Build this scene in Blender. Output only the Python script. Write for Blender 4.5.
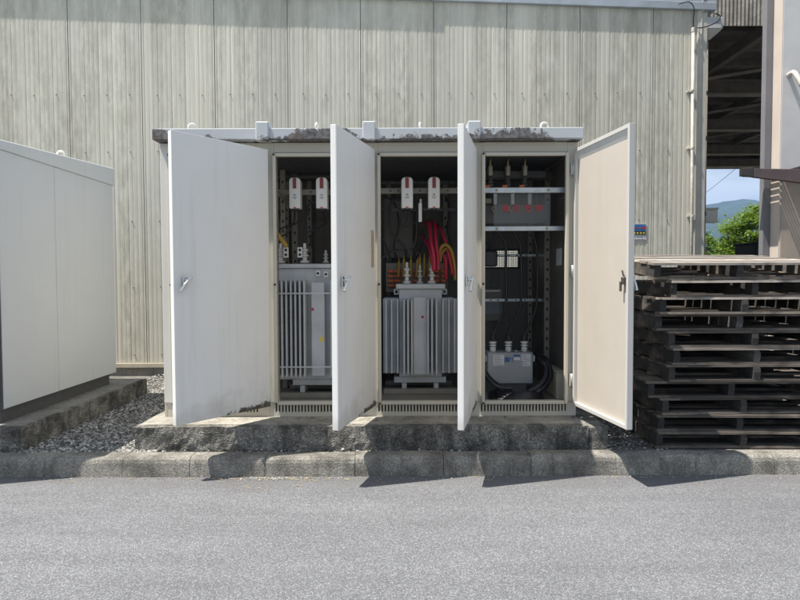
import bpy, bmesh, math, random
from mathutils import Vector, Matrix, noise
R = math.radians
random.seed(7)
sc = bpy.context.scene
for o in list(bpy.data.objects): bpy.data.objects.remove(o)
C = sc.collection

# ------------------------------------------------------------------ camera
H, F, PITCH = 1.55, 601.0, R(2.1)
cd = bpy.data.cameras.new('camera'); cam = bpy.data.objects.new('camera', cd); C.objects.link(cam)
cd.sensor_width = 36; cd.lens = F/800*36; cd.clip_end = 9000; cd.clip_start = .05
cam.matrix_world = Matrix.Translation((0,0,H)) @ Matrix.Rotation(math.pi/2-PITCH,4,'X') @ Matrix.Rotation(R(-.2),4,'Z')
sc.camera = cam

# ------------------------------------------------------------------ world, sun, exposure
TO_SUN = Vector((-.42,-.125,1)).normalized()
w = bpy.data.worlds.new('World'); sc.world = w; w.use_nodes = True
nt = w.node_tree; nt.nodes.clear()
sky = nt.nodes.new('ShaderNodeTexSky'); sky.sky_type = 'NISHITA'; sky.sun_disc = False
sky.sun_elevation = math.asin(TO_SUN.z); sky.sun_rotation = math.atan2(TO_SUN.x, TO_SUN.y)
sky.air_density = 1.0; sky.dust_density = 1.2; sky.ozone_density = 1.0
tc = nt.nodes.new('ShaderNodeTexCoord')
mp = nt.nodes.new('ShaderNodeMapping'); mp.inputs['Scale'].default_value = (2.2,2.2,9)
cn = nt.nodes.new('ShaderNodeTexNoise'); cn.inputs['Scale'].default_value = 1.6; cn.inputs['Detail'].default_value = 7
cr = nt.nodes.new('ShaderNodeValToRGB'); cr.color_ramp.elements[0].position = .38; cr.color_ramp.elements[1].position = .62
mx = nt.nodes.new('ShaderNodeMixRGB'); mx.inputs[2].default_value = (13,13.6,14.2,1)
mu = nt.nodes.new('ShaderNodeMath'); mu.operation = 'MULTIPLY'; mu.inputs[1].default_value = .75
bg = nt.nodes.new('ShaderNodeBackground'); bg.inputs[1].default_value = .052
wo = nt.nodes.new('ShaderNodeOutputWorld')
L = nt.links.new
L(tc.outputs['Generated'], mp.inputs[0]); L(mp.outputs[0], cn.inputs[0]); L(cn.outputs[0], cr.inputs[0])
L(cr.outputs[0], mu.inputs[0]); L(mu.outputs[0], mx.inputs[0]); L(sky.outputs[0], mx.inputs[1])
L(mx.outputs[0], bg.inputs[0]); L(bg.outputs[0], wo.inputs[0])
sd = bpy.data.lights.new('sun','SUN'); sd.energy = 5.0; sd.angle = R(.5); sd.color = (1,.94,.85)
sun = bpy.data.objects.new('sun', sd); C.objects.link(sun); sun.location = (-6,-2,14)
sun.rotation_mode = 'QUATERNION'; sun.rotation_quaternion = TO_SUN.to_track_quat('Z','Y')
vs = sc.view_settings; sc.display_settings.display_device = 'sRGB'
vs.view_transform = 'Standard'; vs.look = 'None'; vs.gamma = 1; vs.exposure = 0.82
vs.use_curve_mapping = False
sc.cycles.use_denoising = True
sc.cycles.max_bounces = 8; sc.cycles.volume_bounces = 0
sc.cycles.caustics_reflective = False; sc.cycles.caustics_refractive = False

# ------------------------------------------------------------------ helpers
def P(px, py, depth):
    """photo pixel -> point on the plane y = depth"""
    x = (px-400)/F; y = (300-py)/F
    d = Vector((x, math.cos(PITCH)+y*math.sin(PITCH), -math.sin(PITCH)+y*math.cos(PITCH)))
    d *= depth/d.y
    return Vector((d.x, depth, H+d.z))
MW = {}
class MB:
    def __init__(s): s.v=[]; s.f=[]
    def add(s, vs, fs):
        n=len(s.v); s.v += [Vector(v) for v in vs]; s.f += [tuple(i+n for i in f) for f in fs]; return s
    def box(s, x0,x1,y0,y1,z0,z1, M=None):
        vs=[Vector((x,y,z)) for z in (z0,z1) for y in (y0,y1) for x in (x0,x1)]
        if M: vs=[M@v for v in vs]
        return s.add(vs,[(0,2,3,1),(4,5,7,6),(0,1,5,4),(2,6,7,3),(0,4,6,2),(1,3,7,5)])
    def cbox(s, c, d, M=None):
        return s.box(c[0]-d[0]/2,c[0]+d[0]/2,c[1]-d[1]/2,c[1]+d[1]/2,c[2]-d[2]/2,c[2]+d[2]/2,M)
    def prism(s, poly, a0, a1, axis='y'):
        """poly: 2D points; axis y -> (x,z); x -> (y,z); z -> (x,y)"""
        def mk(p,a):
            if axis=='y': return (p[0],a,p[1])
            if axis=='x': return (a,p[0],p[1])
            return (p[0],p[1],a)
        n=len(poly)
        vs=[mk(p,a0) for p in poly]+[mk(p,a1) for p in poly]
        fs=[tuple(range(n)),tuple(range(2*n-1,n-1,-1))]+[(i,i+n,(i+1)%n+n,(i+1)%n) for i in range(n)]
        return s.add(vs,fs)
    def tube(s, pts, r, n=8, smooth=True, cap=True):
        pts=[Vector(p) for p in pts]
        if smooth and len(pts)>2:
            q=[]
            for i in range(len(pts)-1):
                p0=pts[max(i-1,0)];p1=pts[i];p2=pts[i+1];p3=pts[min(i+2,len(pts)-1)]
                for k in range(6):
                    t=k/6
                    q.append(.5*((2*p1)+(p2-p0)*t+(2*p0-5*p1+4*p2-p3)*t*t+(3*p1-p0-3*p2+p3)*t**3))
            q.append(pts[-1]); pts=q
        rs = r if isinstance(r,(list,tuple)) else [r]*len(pts)
        up=None; rings=[]
        for i,p in enumerate(pts):
            t=(pts[min(i+1,len(pts)-1)]-pts[max(i-1,0)]).normalized()
            if up is None:
                up = Vector((0,0,1)) if abs(t.z)<.9 else Vector((1,0,0))
            a=t.cross(up).normalized(); up=a.cross(t).normalized()
            rings.append([p+(a*math.cos(2*math.pi*k/n)+up*math.sin(2*math.pi*k/n))*rs[min(i,len(rs)-1)] for k in range(n)])
        vs=[v for rg in rings for v in rg]; fs=[]
        for i in range(len(rings)-1):
            for k in range(n):
                fs.append((i*n+k,i*n+(k+1)%n,(i+1)*n+(k+1)%n,(i+1)*n+k))
        if cap:
            fs.append(tuple(range(n-1,-1,-1))); fs.append(tuple((len(rings)-1)*n+k for k in range(n)))
        return s.add(vs,fs)
    def lathe(s, c, prof, n=14, axis='z'):
        """prof: (radius, height) list"""
        vs=[];fs=[]
        for r,h in prof:
            for k in range(n):
                a=2*math.pi*k/n
                if axis=='z': vs.append((c[0]+r*math.cos(a),c[1]+r*math.sin(a),c[2]+h))
                else: vs.append((c[0]+r*math.cos(a),c[1]-h,c[2]+r*math.sin(a)))
        for i in range(len(prof)-1):
            for k in range(n):
                fs.append((i*n+k,i*n+(k+1)%n,(i+1)*n+(k+1)%n,(i+1)*n+k))
        fs.append(tuple(range(n-1,-1,-1))); fs.append(tuple((len(prof)-1)*n+k for k in range(n)))
        return s.add(vs,fs)
    def torus(s, c, R0, r, ax=0.0, n=14, m=6):
        pts=[Vector((c[0]+R0*math.cos(t)*math.cos(ax), c[1]+R0*math.cos(t)*math.sin(ax), c[2]+R0*math.sin(t))) for t in [2*math.pi*i/n for i in range(n+1)]]
        return s.tube(pts,r,m,smooth=False)
    def build(s, name, mat, parent=None, bevel=0, smooth=False, seg=1, local=False, me_only=False):
        vs=s.v
        if parent is not None and not local:
            inv=MW[parent.name].inverted(); vs=[inv@v for v in vs]
        me=bpy.data.meshes.new(name); me.from_pydata([tuple(v) for v in vs],[],s.f); me.update()
        bm=bmesh.new(); bm.from_mesh(me); bmesh.ops.recalc_face_normals(bm,faces=bm.faces); bm.to_mesh(me); bm.free()
        if mat: me.materials.append(mat)
        if smooth:
            for p in me.polygons: p.use_smooth=True
        if me_only: return me
        o=bpy.data.objects.new(name,me); C.objects.link(o)
        if parent is not None: o.parent=parent; MW[o.name]=MW[parent.name]
        else: MW[o.name]=Matrix.Identity(4)
        if bevel:
            b=o.modifiers.new('edge','BEVEL'); b.width=bevel; b.segments=seg; b.limit_method='ANGLE'; b.angle_limit=R(40)
        if smooth and bevel==0 and len(me.polygons)<60000:
            pass
        return o
def tag(o,label=None,cat=None,group=None,kind=None):
    if label: o['label']=label
    if cat: o['category']=cat
    if group: o['group']=group
    if kind: o['kind']=kind
    return o
def thing(name,label,cat,loc=(0,0,0),rz=0,group=None,M=None):
    o=bpy.data.objects.new(name,None); C.objects.link(o); o.empty_display_size=.1
    m = M if M is not None else Matrix.Translation(loc)@Matrix.Rotation(rz,4,'Z')
    o.matrix_world=m; MW[o.name]=m
    return tag(o,label,cat,group)
def inst(name, me, parent, loc, rot=(0,0,0), scale=(1,1,1)):
    o=bpy.data.objects.new(name,me); C.objects.link(o); o.parent=parent
    o.location=loc; o.rotation_euler=rot; o.scale=scale
    return o
def text(name, body, size, mat, parent, c, extrude=.0006, squeeze=1):
    cu=bpy.data.curves.new(name,'FONT'); cu.body=body; cu.size=size; cu.align_x='CENTER'; cu.align_y='CENTER'; cu.extrude=extrude; cu.resolution_u=3; cu.offset=size*.003
    t=bpy.data.objects.new(name+'_tmp',cu); C.objects.link(t)
    dg=bpy.context.evaluated_depsgraph_get(); dg.update()
    me=bpy.data.meshes.new_from_object(t.evaluated_get(dg))
    bpy.data.objects.remove(t)
    mm=Matrix.Translation(c)@Matrix.Rotation(math.pi/2,4,'X')@Matrix.Diagonal((squeeze,1,1,1))
    me.transform(MW[parent.name].inverted()@mm); me.materials.clear(); me.materials.append(mat); me.name=name
    o=bpy.data.objects.new(name,me); C.objects.link(o); o.parent=parent; MW[o.name]=MW[parent.name]
    return o

# ------------------------------------------------------------------ materials
class N:
    def __init__(s,name,rough=.7,metal=0):
        s.m=bpy.data.materials.new(name); s.m.use_nodes=True; s.t=s.m.node_tree
        s.b=s.t.nodes['Principled BSDF']; s.b.inputs['Roughness'].default_value=rough; s.b.inputs['Metallic'].default_value=metal
        s.tc=s.t.nodes.new('ShaderNodeTexCoord')
    def n(s,ty,**k):
        x=s.t.nodes.new('ShaderNode'+ty)
        for a,b in k.items():
            if hasattr(x,a): setattr(x,a,b)
            else: x.inputs[a].default_value=b
        return x
    def l(s,a,b): s.t.links.new(a,b)
    def coord(s,scale=(1,1,1),loc=(0,0,0),src='Object',rot=(0,0,0)):
        m=s.n('Mapping'); m.inputs['Scale'].default_value=scale; m.inputs['Location'].default_value=loc; m.inputs['Rotation'].default_value=rot
        s.l(s.tc.outputs[src],m.inputs[0]); return m.outputs[0]
    def noise(s,co,scale,detail=4,rough=.55):
        x=s.n('TexNoise'); x.inputs['Scale'].default_value=scale; x.inputs['Detail'].default_value=detail; x.inputs['Roughness'].default_value=rough
        s.l(co,x.inputs['Vector']); return x.outputs[0]
    def voro(s,co,scale,out='Distance'):
        x=s.n('TexVoronoi'); x.inputs['Scale'].default_value=scale; s.l(co,x.inputs['Vector']); return x.outputs[out]
    def ramp(s,v,stops):
        x=s.n('ValToRGB'); e=x.color_ramp.elements
        while len(e)<len(stops): e.new(.5)
        for el,(p,c) in zip(e,stops):
            el.position=p; el.color=(c,c,c,1) if not isinstance(c,tuple) else (*c,1)
        s.l(v,x.inputs[0]); return x.outputs[0]
    def mix(s,f,a,b,mode='MIX'):
        x=s.n('MixRGB'); x.blend_type=mode
        for i,v in ((0,f),(1,a),(2,b)):
            if isinstance(v,(int,float)): x.inputs[i].default_value=v if i==0 else (v,v,v,1)
            elif isinstance(v,tuple): x.inputs[i].default_value=(*v,1)
            else: s.l(v,x.inputs[i])
        return x.outputs[0]
    def math(s,op,a,b=0):
        x=s.n('Math'); x.operation=op
        for i,v in ((0,a),(1,b)):
            if isinstance(v,(int,float)): x.inputs[i].default_value=v
            else: s.l(v,x.inputs[i])
        return x.outputs[0]
    def sep(s,co):
        x=s.n('SeparateXYZ'); s.l(co,x.inputs[0]); return x.outputs
    def col(s,c):
        if isinstance(c,tuple): s.b.inputs['Base Color'].default_value=(*c,1)
        else: s.l(c,s.b.inputs['Base Color'])
    def rough(s,v): s.l(v,s.b.inputs['Roughness'])
    def bump(s,h,strength=.4,dist=.004):
        x=s.n('Bump'); x.inputs['Strength'].default_value=strength; x.inputs['Distance'].default_value=dist
        s.l(h,x.inputs['Height']); s.l(x.outputs[0],s.b.inputs['Normal'])

def plain(name,c,rough=.6,metal=0,var=.12,scale=6,bump=0,bscale=60):
    """paint / plastic / metal with faint mottling"""
    q=N(name,rough,metal); co=q.coord()
    n=q.noise(co,scale,5)
    f=q.ramp(n,[(.3,1-var),(.7,1+var*.4)])
    q.col(q.mix(1,f,c,'MULTIPLY'))
    n2=q.noise(co,scale*3,3); q.rough(q.ramp(n2,[(.3,max(0,rough-.08)),(.7,min(1,rough+.08))]))
    if bump: q.bump(q.noise(co,bscale,3),bump,.003)
    return q.m

def m_asphalt():
    q=N('asphalt',.9); co=q.coord()
    vc=q.voro(co,200,'Color'); s=q.sep(vc)[0]
    spk=q.ramp(s,[(.0,.105),(.5,.155),(.8,.215),(1,.35)])
    fine=q.noise(co,330,2); fr=q.ramp(fine,[(.3,.6),(.7,1.36)])
    c=q.mix(1,spk,fr,'MULTIPLY')
    big=q.noise(co,.9,5); br=q.ramp(big,[(.3,.94),(.72,1.05)])
    c=q.mix(1,c,br,'MULTIPLY')
    st=q.noise(q.coord((.5,3,1)),1.3,5); sr=q.ramp(st,[(.35,.9),(.65,1.06)])
    c=q.mix(1,c,sr,'MULTIPLY')
    # dusty dirt strip along the kerb
    y=q.sep(q.coord())[1]
    e=q.math('ADD',y,q.math('MULTIPLY',q.math('SUBTRACT',q.noise(q.coord(),3,4),.5),.5))
    dr=q.ramp(q.math('MULTIPLY',q.math('SUBTRACT',e,4.25),2.4),[(0,0.),(1,.5)])
    c=q.mix(dr,c,(.13,.12,.108))
    q.col(q.mix(1,c,(.955,.985,1.05),'MULTIPLY'))
    h=q.mix(.6,q.voro(co,200),q.noise(co,340,3))
    q.bump(h,.75,.006); return q.m
def m_concrete(name,base,dark,light,moss=.5,peb=70,bump=.8,topclean=False):
    """weathered concrete with exposed pebbles"""
    q=N(name,.92); co=q.coord()
    v=q.sep(q.voro(co,peb,'Color'))[0]
    c=q.mix(q.ramp(v,[(.2,0.),(.95,.8)]),base,light)
    n=q.noise(co,4,7,.65); c=q.mix(q.ramp(n,[(.42,0.),(.62,moss)]),c,dark)
    n2=q.noise(q.coord((7,7,1.2)),1.5,5); c=q.mix(q.ramp(n2,[(.5,0.),(.72,moss*.9)]),c,tuple(x*.6 for x in dark))
    f=q.noise(co,130,3); c=q.mix(1,c,q.ramp(f,[(.3,.6),(.7,1.3)]),'MULTIPLY')
    q.col(c)
    h=q.mix(.5,q.voro(co,peb),q.noise(co,55,5)); q.bump(h,bump,.012); return q.m
def m_siding():
    q=N('siding_paint',.62); co=q.coord()
    base=(.69,.662,.568)
    fine=q.noise(q.coord((26,1,.35)),1,5,.7)
    c=q.mix(q.ramp(fine,[(.36,0.),(.68,.7)]),base,(.49,.47,.39))
    # mildew: mottled columns
    colm=q.noise(q.coord((2.6,1,.16),(3.1,0,0)),1,3)
    mot=q.noise(q.coord((5,1,1.7)),2.2,7,.66)
    mk=q.math('MULTIPLY',q.ramp(colm,[(.40,0.),(.60,1.)]),q.ramp(mot,[(.40,0.),(.58,1.)]))
    c=q.mix(q.math('MULTIPLY',mk,.5),c,(.30,.285,.22))
    s_=q.sep(q.coord()); runs=q.noise(q.coord((4.2,1,.22),(7.7,0,1.1)),1,4,.6); blot=q.noise(q.coord((9,1,4)),1.5,6,.7)
    zt=q.ramp(q.math('ADD',q.math('MULTIPLY',q.math('SUBTRACT',s_[2],2.6),.36),q.math('MULTIPLY',s_[0],.03)),[(0,0.),(1,1.)])
    rk=q.math('MULTIPLY',q.math('MULTIPLY',q.ramp(runs,[(.42,0.),(.58,1.)]),q.ramp(blot,[(.30,.25),(.6,1.)])),zt)
    c=q.mix(q.math('MULTIPLY',rk,.62),c,(.25,.24,.195))
    big=q.noise(q.coord((1,1,.5)),.8,4); c=q.mix(q.ramp(big,[(.35,0.),(.7,.4)]),c,(.72,.73,.65))
    x=q.sep(q.coord())[0]
    pan=q.noise(q.coord((.9,.01,.01)),1,0); c=q.mix(1,c,q.ramp(pan,[(.35,.9),(.65,1.07)]),'MULTIPLY')
    q.col(c); q.bump(q.noise(q.coord((40,1,1)),2,3),.25,.004); return q.m
def m_cabinet(name,c,rust=False,sc_=1.0):
    q=N(name,.5); co=q.coord()
    n=q.noise(co,2.2,6); col=q.mix(q.ramp(n,[(.35,0.),(.75,.22)]),c,tuple(x*.78 for x in c))
    stn=q.noise(q.coord((14,14,.7)),1,5); col=q.mix(q.ramp(stn,[(.56,0.),(.78,.22)]),col,(.42,.38,.30))
    if rust:
        s=q.sep(q.coord()); z=s[2]; x=s[0]
        # soot-black corrosion creeping up the lower hinge corner, dirt along the bottom rim
        nn=q.noise(co,16,6,.7)
        k=q.math('ADD',q.math('MULTIPLY',z,-8.5),q.math('MULTIPLY',nn,1.7))
        k=q.math('ADD',k,q.math('MULTIPLY',x,1.1))
        col=q.mix(q.ramp(k,[(.30,0.),(.42,1.)]),col,(.035,.028,.024))
        k2=q.math('ADD',q.math('MULTIPLY',z,-2.4),q.math('MULTIPLY',q.noise(co,5,6),1.5))
        col=q.mix(q.ramp(k2,[(.30,0.),(.9,.42)]),col,(.30,.27,.21))
    q.col(col); q.rough(q.ramp(q.noise(co,7,4),[(.3,.42),(.7,.62)])); q.bump(q.noise(co,1.7,3),.08,.02); return q.m
def m_roofpeel():
    q=N('peeling_roof_paint',.6); co=q.coord()
    paint=(.47,.50,.53)
    n=q.noise(co,13,9,.72); reg=q.noise(q.coord((.9,1,1),(2.3,0,0)),1.15,2)
    z=q.sep(co)[2]
    k=q.math('ADD',q.math('MULTIPLY',reg,1.5),q.math('MULTIPLY',q.math('SUBTRACT',n,.5),.75))
    k=q.math('ADD',k,q.math('MULTIPLY',q.math('SUBTRACT',2.44,z),2.6))
    m=q.ramp(k,[(.69,0.),(.715,1.)])
    under=q.mix(q.ramp(q.noise(co,30,5),[(.35,0.),(.65,1.)]),(.055,.055,.06),(.20,.19,.185))
    under=q.mix(q.ramp(q.noise(co,5,3),[(.6,0.),(.72,.7)]),under,(.24,.15,.09))
    q.col(q.mix(m,paint,under)); q.bump(q.math('MULTIPLY',m,-1),.6,.003)
    return q.m
def m_wood(name,a,b,scale=(1.2,22,22),rough=.85,info=True):
    q=N(name,rough); co=q.coord(scale)
    oi=q.n('ObjectInfo')
    add=q.n('VectorMath'); add.operation='ADD'; q.l(co,add.inputs[0]); q.l(oi.outputs['Random'],add.inputs[1])
    g=q.noise(add.outputs[0],1.6,7,.7)
    c=q.mix(q.ramp(g,[(.3,0.),(.7,1.)]),a,b)
    c=q.mix(1,c,q.ramp(oi.outputs['Random'],[(0,.55),(.6,1.),(.85,1.4),(1,2.6)]),'MULTIPLY')
    wn=q.noise(q.coord((2.2,2.2,2.2),(4,1,0)),1.3,4); c=q.mix(q.ramp(wn,[(.5,0.),(.66,.75)]),c,(.22,.185,.15) if a[0]<.1 else a)
    k=q.noise(q.coord((3,3,3)),2,5); c=q.mix(q.ramp(k,[(.52,0.),(.7,.6)]),c,tuple(x*.45 for x in a))
    q.col(c); q.bump(g,.6,.004); return q.m
def m_gravel(name,lo=.10,hi=.62):
    q=N(name,.85); g=q.n('NewGeometry')
    r=g.outputs['Random Per Island']
    c=q.ramp(r,[(0,(lo*.6,lo*.6,lo*.58)),(.45,(.20,.197,.187)),(.8,(.40,.39,.365)),(1,(hi,hi*.98,hi*.93))])
    n=q.noise(q.coord(),60,4); c=q.mix(1,c,q.ramp(n,[(.3,.75),(.7,1.15)]),'MULTIPLY')
    q.col(c); return q.m
def m_leaf(name,a,b):
    q=N(name,.5); g=q.n('NewGeometry'); c=q.ramp(g.outputs['Random Per Island'],[(0,a),(1,b)]); q.col(c)
    q.b.inputs['Transmission Weight'].default_value=0
    tr=q.n('BsdfTranslucent'); q.l(q.mix(1,c,(1.5,1.6,.6),'MULTIPLY'),tr.inputs[0])
    ms=q.n('MixShader'); ms.inputs[0].default_value=.35
    q.l(q.b.outputs[0],ms.inputs[1]); q.l(tr.outputs[0],ms.inputs[2])
    out=[x for x in q.t.nodes if x.type=='OUTPUT_MATERIAL'][0]; q.l(ms.outputs[0],out.inputs[0]); return q.m
def m_acrylic():
    q=N('acrylic_sheet',.25); q.col((.45,.47,.48)); q.b.inputs['Alpha'].default_value=.10; return q.m

M_ASPH=m_asphalt()
M_KERB=m_concrete('kerb_concrete',(.215,.205,.18),(.06,.056,.05),(.44,.42,.37),.6,150,.7)
M_PLINTH=m_concrete('exposed_pebble_concrete',(.17,.165,.15),(.03,.03,.027),(.46,.44,.39),.8,95,1.0)
M_PLTOP=m_concrete('trowelled_concrete',(.36,.345,.30),(.13,.12,.10),(.46,.44,.39),.55,45,.4)
M_FOUND=m_concrete('foundation_concrete',(.26,.25,.225),(.12,.115,.10),(.34,.33,.30),.4,60,.3)
M_SOIL=m_concrete('gravel_bed_soil',(.14,.135,.12),(.06,.06,.055),(.25,.24,.22),.5,45,1.0)
M_SIDING=m_siding()
M_TRIM=plain('siding_trim',(.62,.61,.55),.55,0,.12,5)
M_SEAM=plain('seam_sealant',(.36,.33,.28),.8)
M_SCREW=plain('dull_screw',(.30,.28,.24),.6,.3)
M_FASCIA=plain('blue_grey_flashing',(.42,.47,.52),.45,.1,.2,4)
M_CAB=m_cabinet('cabinet_paint',(.72,.71,.66))
M_FRAME=m_cabinet('cabinet_frame_paint',(.55,.52,.44))
M_DOOR=m_cabinet('shade_lifted_door_paint',(.82,.82,.80),rust=True)  # white raised to offset the shade on the first three doors
M_DOORIN=m_cabinet('door_cream_paint',(.55,.505,.445))
M_DOOR2=m_cabinet('clean_sun_dimmed_door_paint',(.57,.56,.53))  # no rust; same door white lowered to offset direct sun on the fourth
M_LEFT=m_cabinet('plain_cabinet_paint',(.66,.68,.69))
M_ROOF=m_roofpeel()
M_INT=m_cabinet('shade_darkened_inside_paint',(.115,.108,.095))  # interior shade put into the colour; the paint itself is a lighter beige
M_STEEL=plain('galvanised_steel',(.52,.56,.58),.42,.55,.25,9)
M_RAIL=plain('painted_rail',(.26,.245,.21),.55)
M_BASE=plain('dark_base_paint',(.09,.092,.095),.6)
M_CHROME=plain('chrome_handle',(.70,.71,.72),.18,1,.05)
M_BLACK=plain('black_rubber',(.018,.018,.022),.45,0,.2)
M_DARK=plain('dark_gap',(.02,.02,.022),.8)
M_TRAFO=plain('transformer_grey_paint',(.52,.545,.57),.42,0,.15,4)
M_PORC=plain('porcelain',(.66,.66,.64),.22,0,.06)
M_WHITE=plain('white_switch_plastic',(.74,.74,.72),.4,0,.06)
M_REDCAP=plain('dark_red_plastic',(.26,.03,.03),.4)
M_REDBRIGHT=plain('red_plastic',(.6,.03,.03),.4)
M_CRED=plain('red_cable',(.50,.025,.06),.4)
M_CYEL=plain('yellow_cable',(.42,.27,.05),.5)
M_ORANGE=plain('orange_terminal_cover',(.65,.14,.035),.45)
M_BRASS=plain('brass',(.34,.27,.16),.4,.8)
M_GREEN=plain('green_part',(.12,.30,.08),.5)
M_BLUE=plain('blue_print',(.03,.10,.30),.5)
M_PAPER=plain('paper_label',(.62,.64,.66),.6)
M_PRINT=plain('grey_print',(.22,.22,.23),.6)
M_PRED=plain('red_print',(.50,.03,.035),.5)
M_PORANGE=plain('orange_print',(.55,.20,.08),.6)
M_YELPR=plain('yellow_print',(.70,.58,.10),.5)
M_BEIGE=plain('beige_box_paint',(.50,.46,.37),.55)
M_ACR=m_acrylic()
M_WOOD=m_wood('weathered_dark_pallet_wood',(.05,.044,.039),(.16,.135,.11))
M_WOODS=m_wood('dark_pallet_bearer_wood',(.028,.027,.026),(.085,.078,.072),(22,1.2,22))
M_WOODT=m_wood('sunlit_tone_top_boards',(.24,.21,.185),(.40,.355,.31))  # sunlit tone of the top deck put into a lighter wood colour
M_WOODL=m_wood('pale_split_wood',(.34,.25,.17),(.50,.40,.28))
M_GRAV=m_gravel('gravel_stones')
M_GRIT=m_gravel('pale_grit',.25,.6)
M_STRAW=plain('dry_straw',(.45,.36,.20),.8)
M_SHED=plain('shed_brown_steel',(.17,.148,.135),.7,0,.3,5)
M_SHEDL=plain('shed_beam_paint',(.30,.265,.24),.7,0,.3,3)
M_CORR=m_concrete('stained_corrugated_sheet',(.42,.39,.33),(.20,.18,.15),(.48,.45,.40),.6,20,.15)
M_STUC=plain('pale_grey_render',(.62,.61,.60),.85,0,.12,3,.25,130)
M_STUC2=plain('cream_render',(.60,.52,.45),.85,0,.1,3,.2,130)
M_STUC3=plain('grey_post_paint',(.20,.20,.215),.7,0,.12,3)
M_BROWN=plain('brown_awning_metal',(.060,.045,.045),.45,.2,.15,4)
M_PVC=plain('white_conduit',(.58,.55,.50),.5,0,.35,14)
M_GROUND=plain('far_ground',(.10,.12,.06),.95,0,.4,.05)
M_HILL=plain('forest_hill',(.03,.05,.025),.95,0,.5,.012)
M_BARK=plain('bark',(.10,.075,.055),.9,0,.3,8)
M_LEAF=m_leaf('fresh_leaf',(.06,.12,.018),(.20,.28,.04))
M_LEAFD=m_leaf('dark_leaf',(.02,.05,.014),(.06,.11,.03))

# ------------------------------------------------------------------ ground, road, kerb
KF,KB = 4.655,4.815        # kerb front / back
YW = 8.85                  # siding plane
GZ = .135                  # gravel bed level
g=MB(); S=5000
g.add([(-S,-S,-.03),(S,-S,-.03),(S,S,-.03),(-S,S,-.03)],[(0,1,2,3)])
tag(g.build('ground',M_GROUND),kind='structure')
g=MB(); g.add([(-40,-14,0),(40,-14,0),(40,KF+.06,0),(-40,KF+.06,0)],[(0,1,2,3)])
tag(g.build('road',M_ASPH),kind='structure')
g=MB(); g.box(-40,40,KB-.004,34,-.05,GZ-.02)
tag(g.build('gravel_bed',M_SOIL),kind='structure')
kerb=tag(bpy.data.objects.new('kerb',None),kind='structure'); C.objects.link(kerb); MW['kerb']=Matrix.Identity(4)
jx=[-125,-28,50,127,193,267,355,442,528,612,690,768,850,930]
for a,b in zip(jx,jx[1:]):
    xa=P(a,470,4.74).x+.0015; xb=P(b,470,4.74).x-.0015
    dy=random.uniform(-.007,.007); dz=random.uniform(-.004,.004)
    m=MB(); prof=[(KB,-.04),(KF-.012,-.04),(KF+.004,.105),(KF+.014,.132),(KF+.034,.148),(KF+.06,.152),(KB,.152)]
    m.prism([(y+dy,z+dz) for y,z in prof],xa,xb,'x')
    m.build('kerb_stone',M_KERB,kerb,.003,seg=2)
# unseen far kerb runs
for a,b in ((-40,P(-125,470,4.74).x),(P(930,470,4.74).x,40)):
    m=MB(); m.prism(prof,a+.005,b-.005,'x'); m.build('kerb_run',M_KERB,kerb)

# ------------------------------------------------------------------ warehouse
wh=thing('warehouse','pale green-grey ribbed metal warehouse with streaked vertical siding','warehouse',(0,YW,0))
seams=[653-72.9*k for k in range(-0,13)][::-1]
sx=[P(px,100,YW).x for px in seams]; xr=P(699,100,YW).x; sx=sx+[xr]
ZB=P(140,361.5,YW).z; ZT=6.4
def gutz(x): # bottom of the sloping eave flashing
    return P(440,2,YW).z + (x-P(440,2,YW).x)/(P(700,12,YW).x-P(440,2,YW).x)*(P(700,12,YW).z-P(440,2,YW).z)
def panel_mesh(w,h,nr):
    m=MB(); per=w/nr; xs=[]
    for i in range(nr):
        a=i*per
        g=.0014 if i%3 else .0026
        xs+= [(a,0),(a+per*.46,0),(a+per*.60,g),(a+per*.82,g),(a+per*.96,0)]
    xs=[(max(.007,x),y) for x,y in xs]+[(w-.007,0)]
    n=len(xs)
    vs=[(x,y,z) for z in (0,h) for x,y in xs]+[(xs[0][0],.05,0),(xs[-1][0],.05,0),(xs[0][0],.05,h),(xs[-1][0],.05,h)]
    fs=[(i,i+1,n+i+1,n+i) for i in range(n-1)]
    fs+=[(2*n,0,n,2*n+2),(n-1,2*n+1,2*n+3,2*n-1)]
    m.add(vs,fs); return m
for a,b in zip(sx,sx[1:]):
    w_=b-a; zt=max(gutz(a),gutz(b))+.1
    m=panel_mesh(w_,zt-ZB,max(3,round(w_/.066)))
    me=m.v; mm=MB(); dy=random.uniform(-.002,.002)
    mm.add([(v.x+a,v.y+YW+dy,v.z+ZB) for v in me],m.f); mm.build('panel',M_SIDING,wh)
m=MB(); m.box(sx[0]-6,xr,YW+.035,YW+.12,ZB-.02,ZT); m.build('wall_backing',M_SEAM,wh)
m=MB(); m.box(sx[0]-6,xr-.004,YW+.004,YW+.03,ZB+.002,ZT); 
m=MB()                                             # side wall running back, rear
m.box(xr-.10,xr-.012,YW+.125,YW+14,.0,ZT); m.build('side_wall',M_SIDING,wh)
m=MB(); m.box(sx[0]-6,xr-.02,YW+.0,YW+.10,0,ZB-.075); m.build('foundation',M_FOUND,wh)
m=MB(); m.box(sx[0]-6,xr+.004,YW-.03,YW+.03,ZB-.075,ZB-.008); m.build('base_flashing',plain('cream_flashing',(.55,.50,.40),.6),wh,.004)
# corner trim
xc0=P(697,100,YW).x; xc1=P(706.5,100,YW).x
m=MB(); m.box(xc0,xc1,YW-.022,YW+.09,ZB-.01,gutz(xr)+.06); m.build('corner_trim',M_TRIM,wh,.006)
m=MB(); m.box(xc0+.045,xc0+.055,YW-.030,YW-.02,ZB-.01,gutz(xr)+.05); m.build('trim_rib',M_TRIM,wh)
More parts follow.
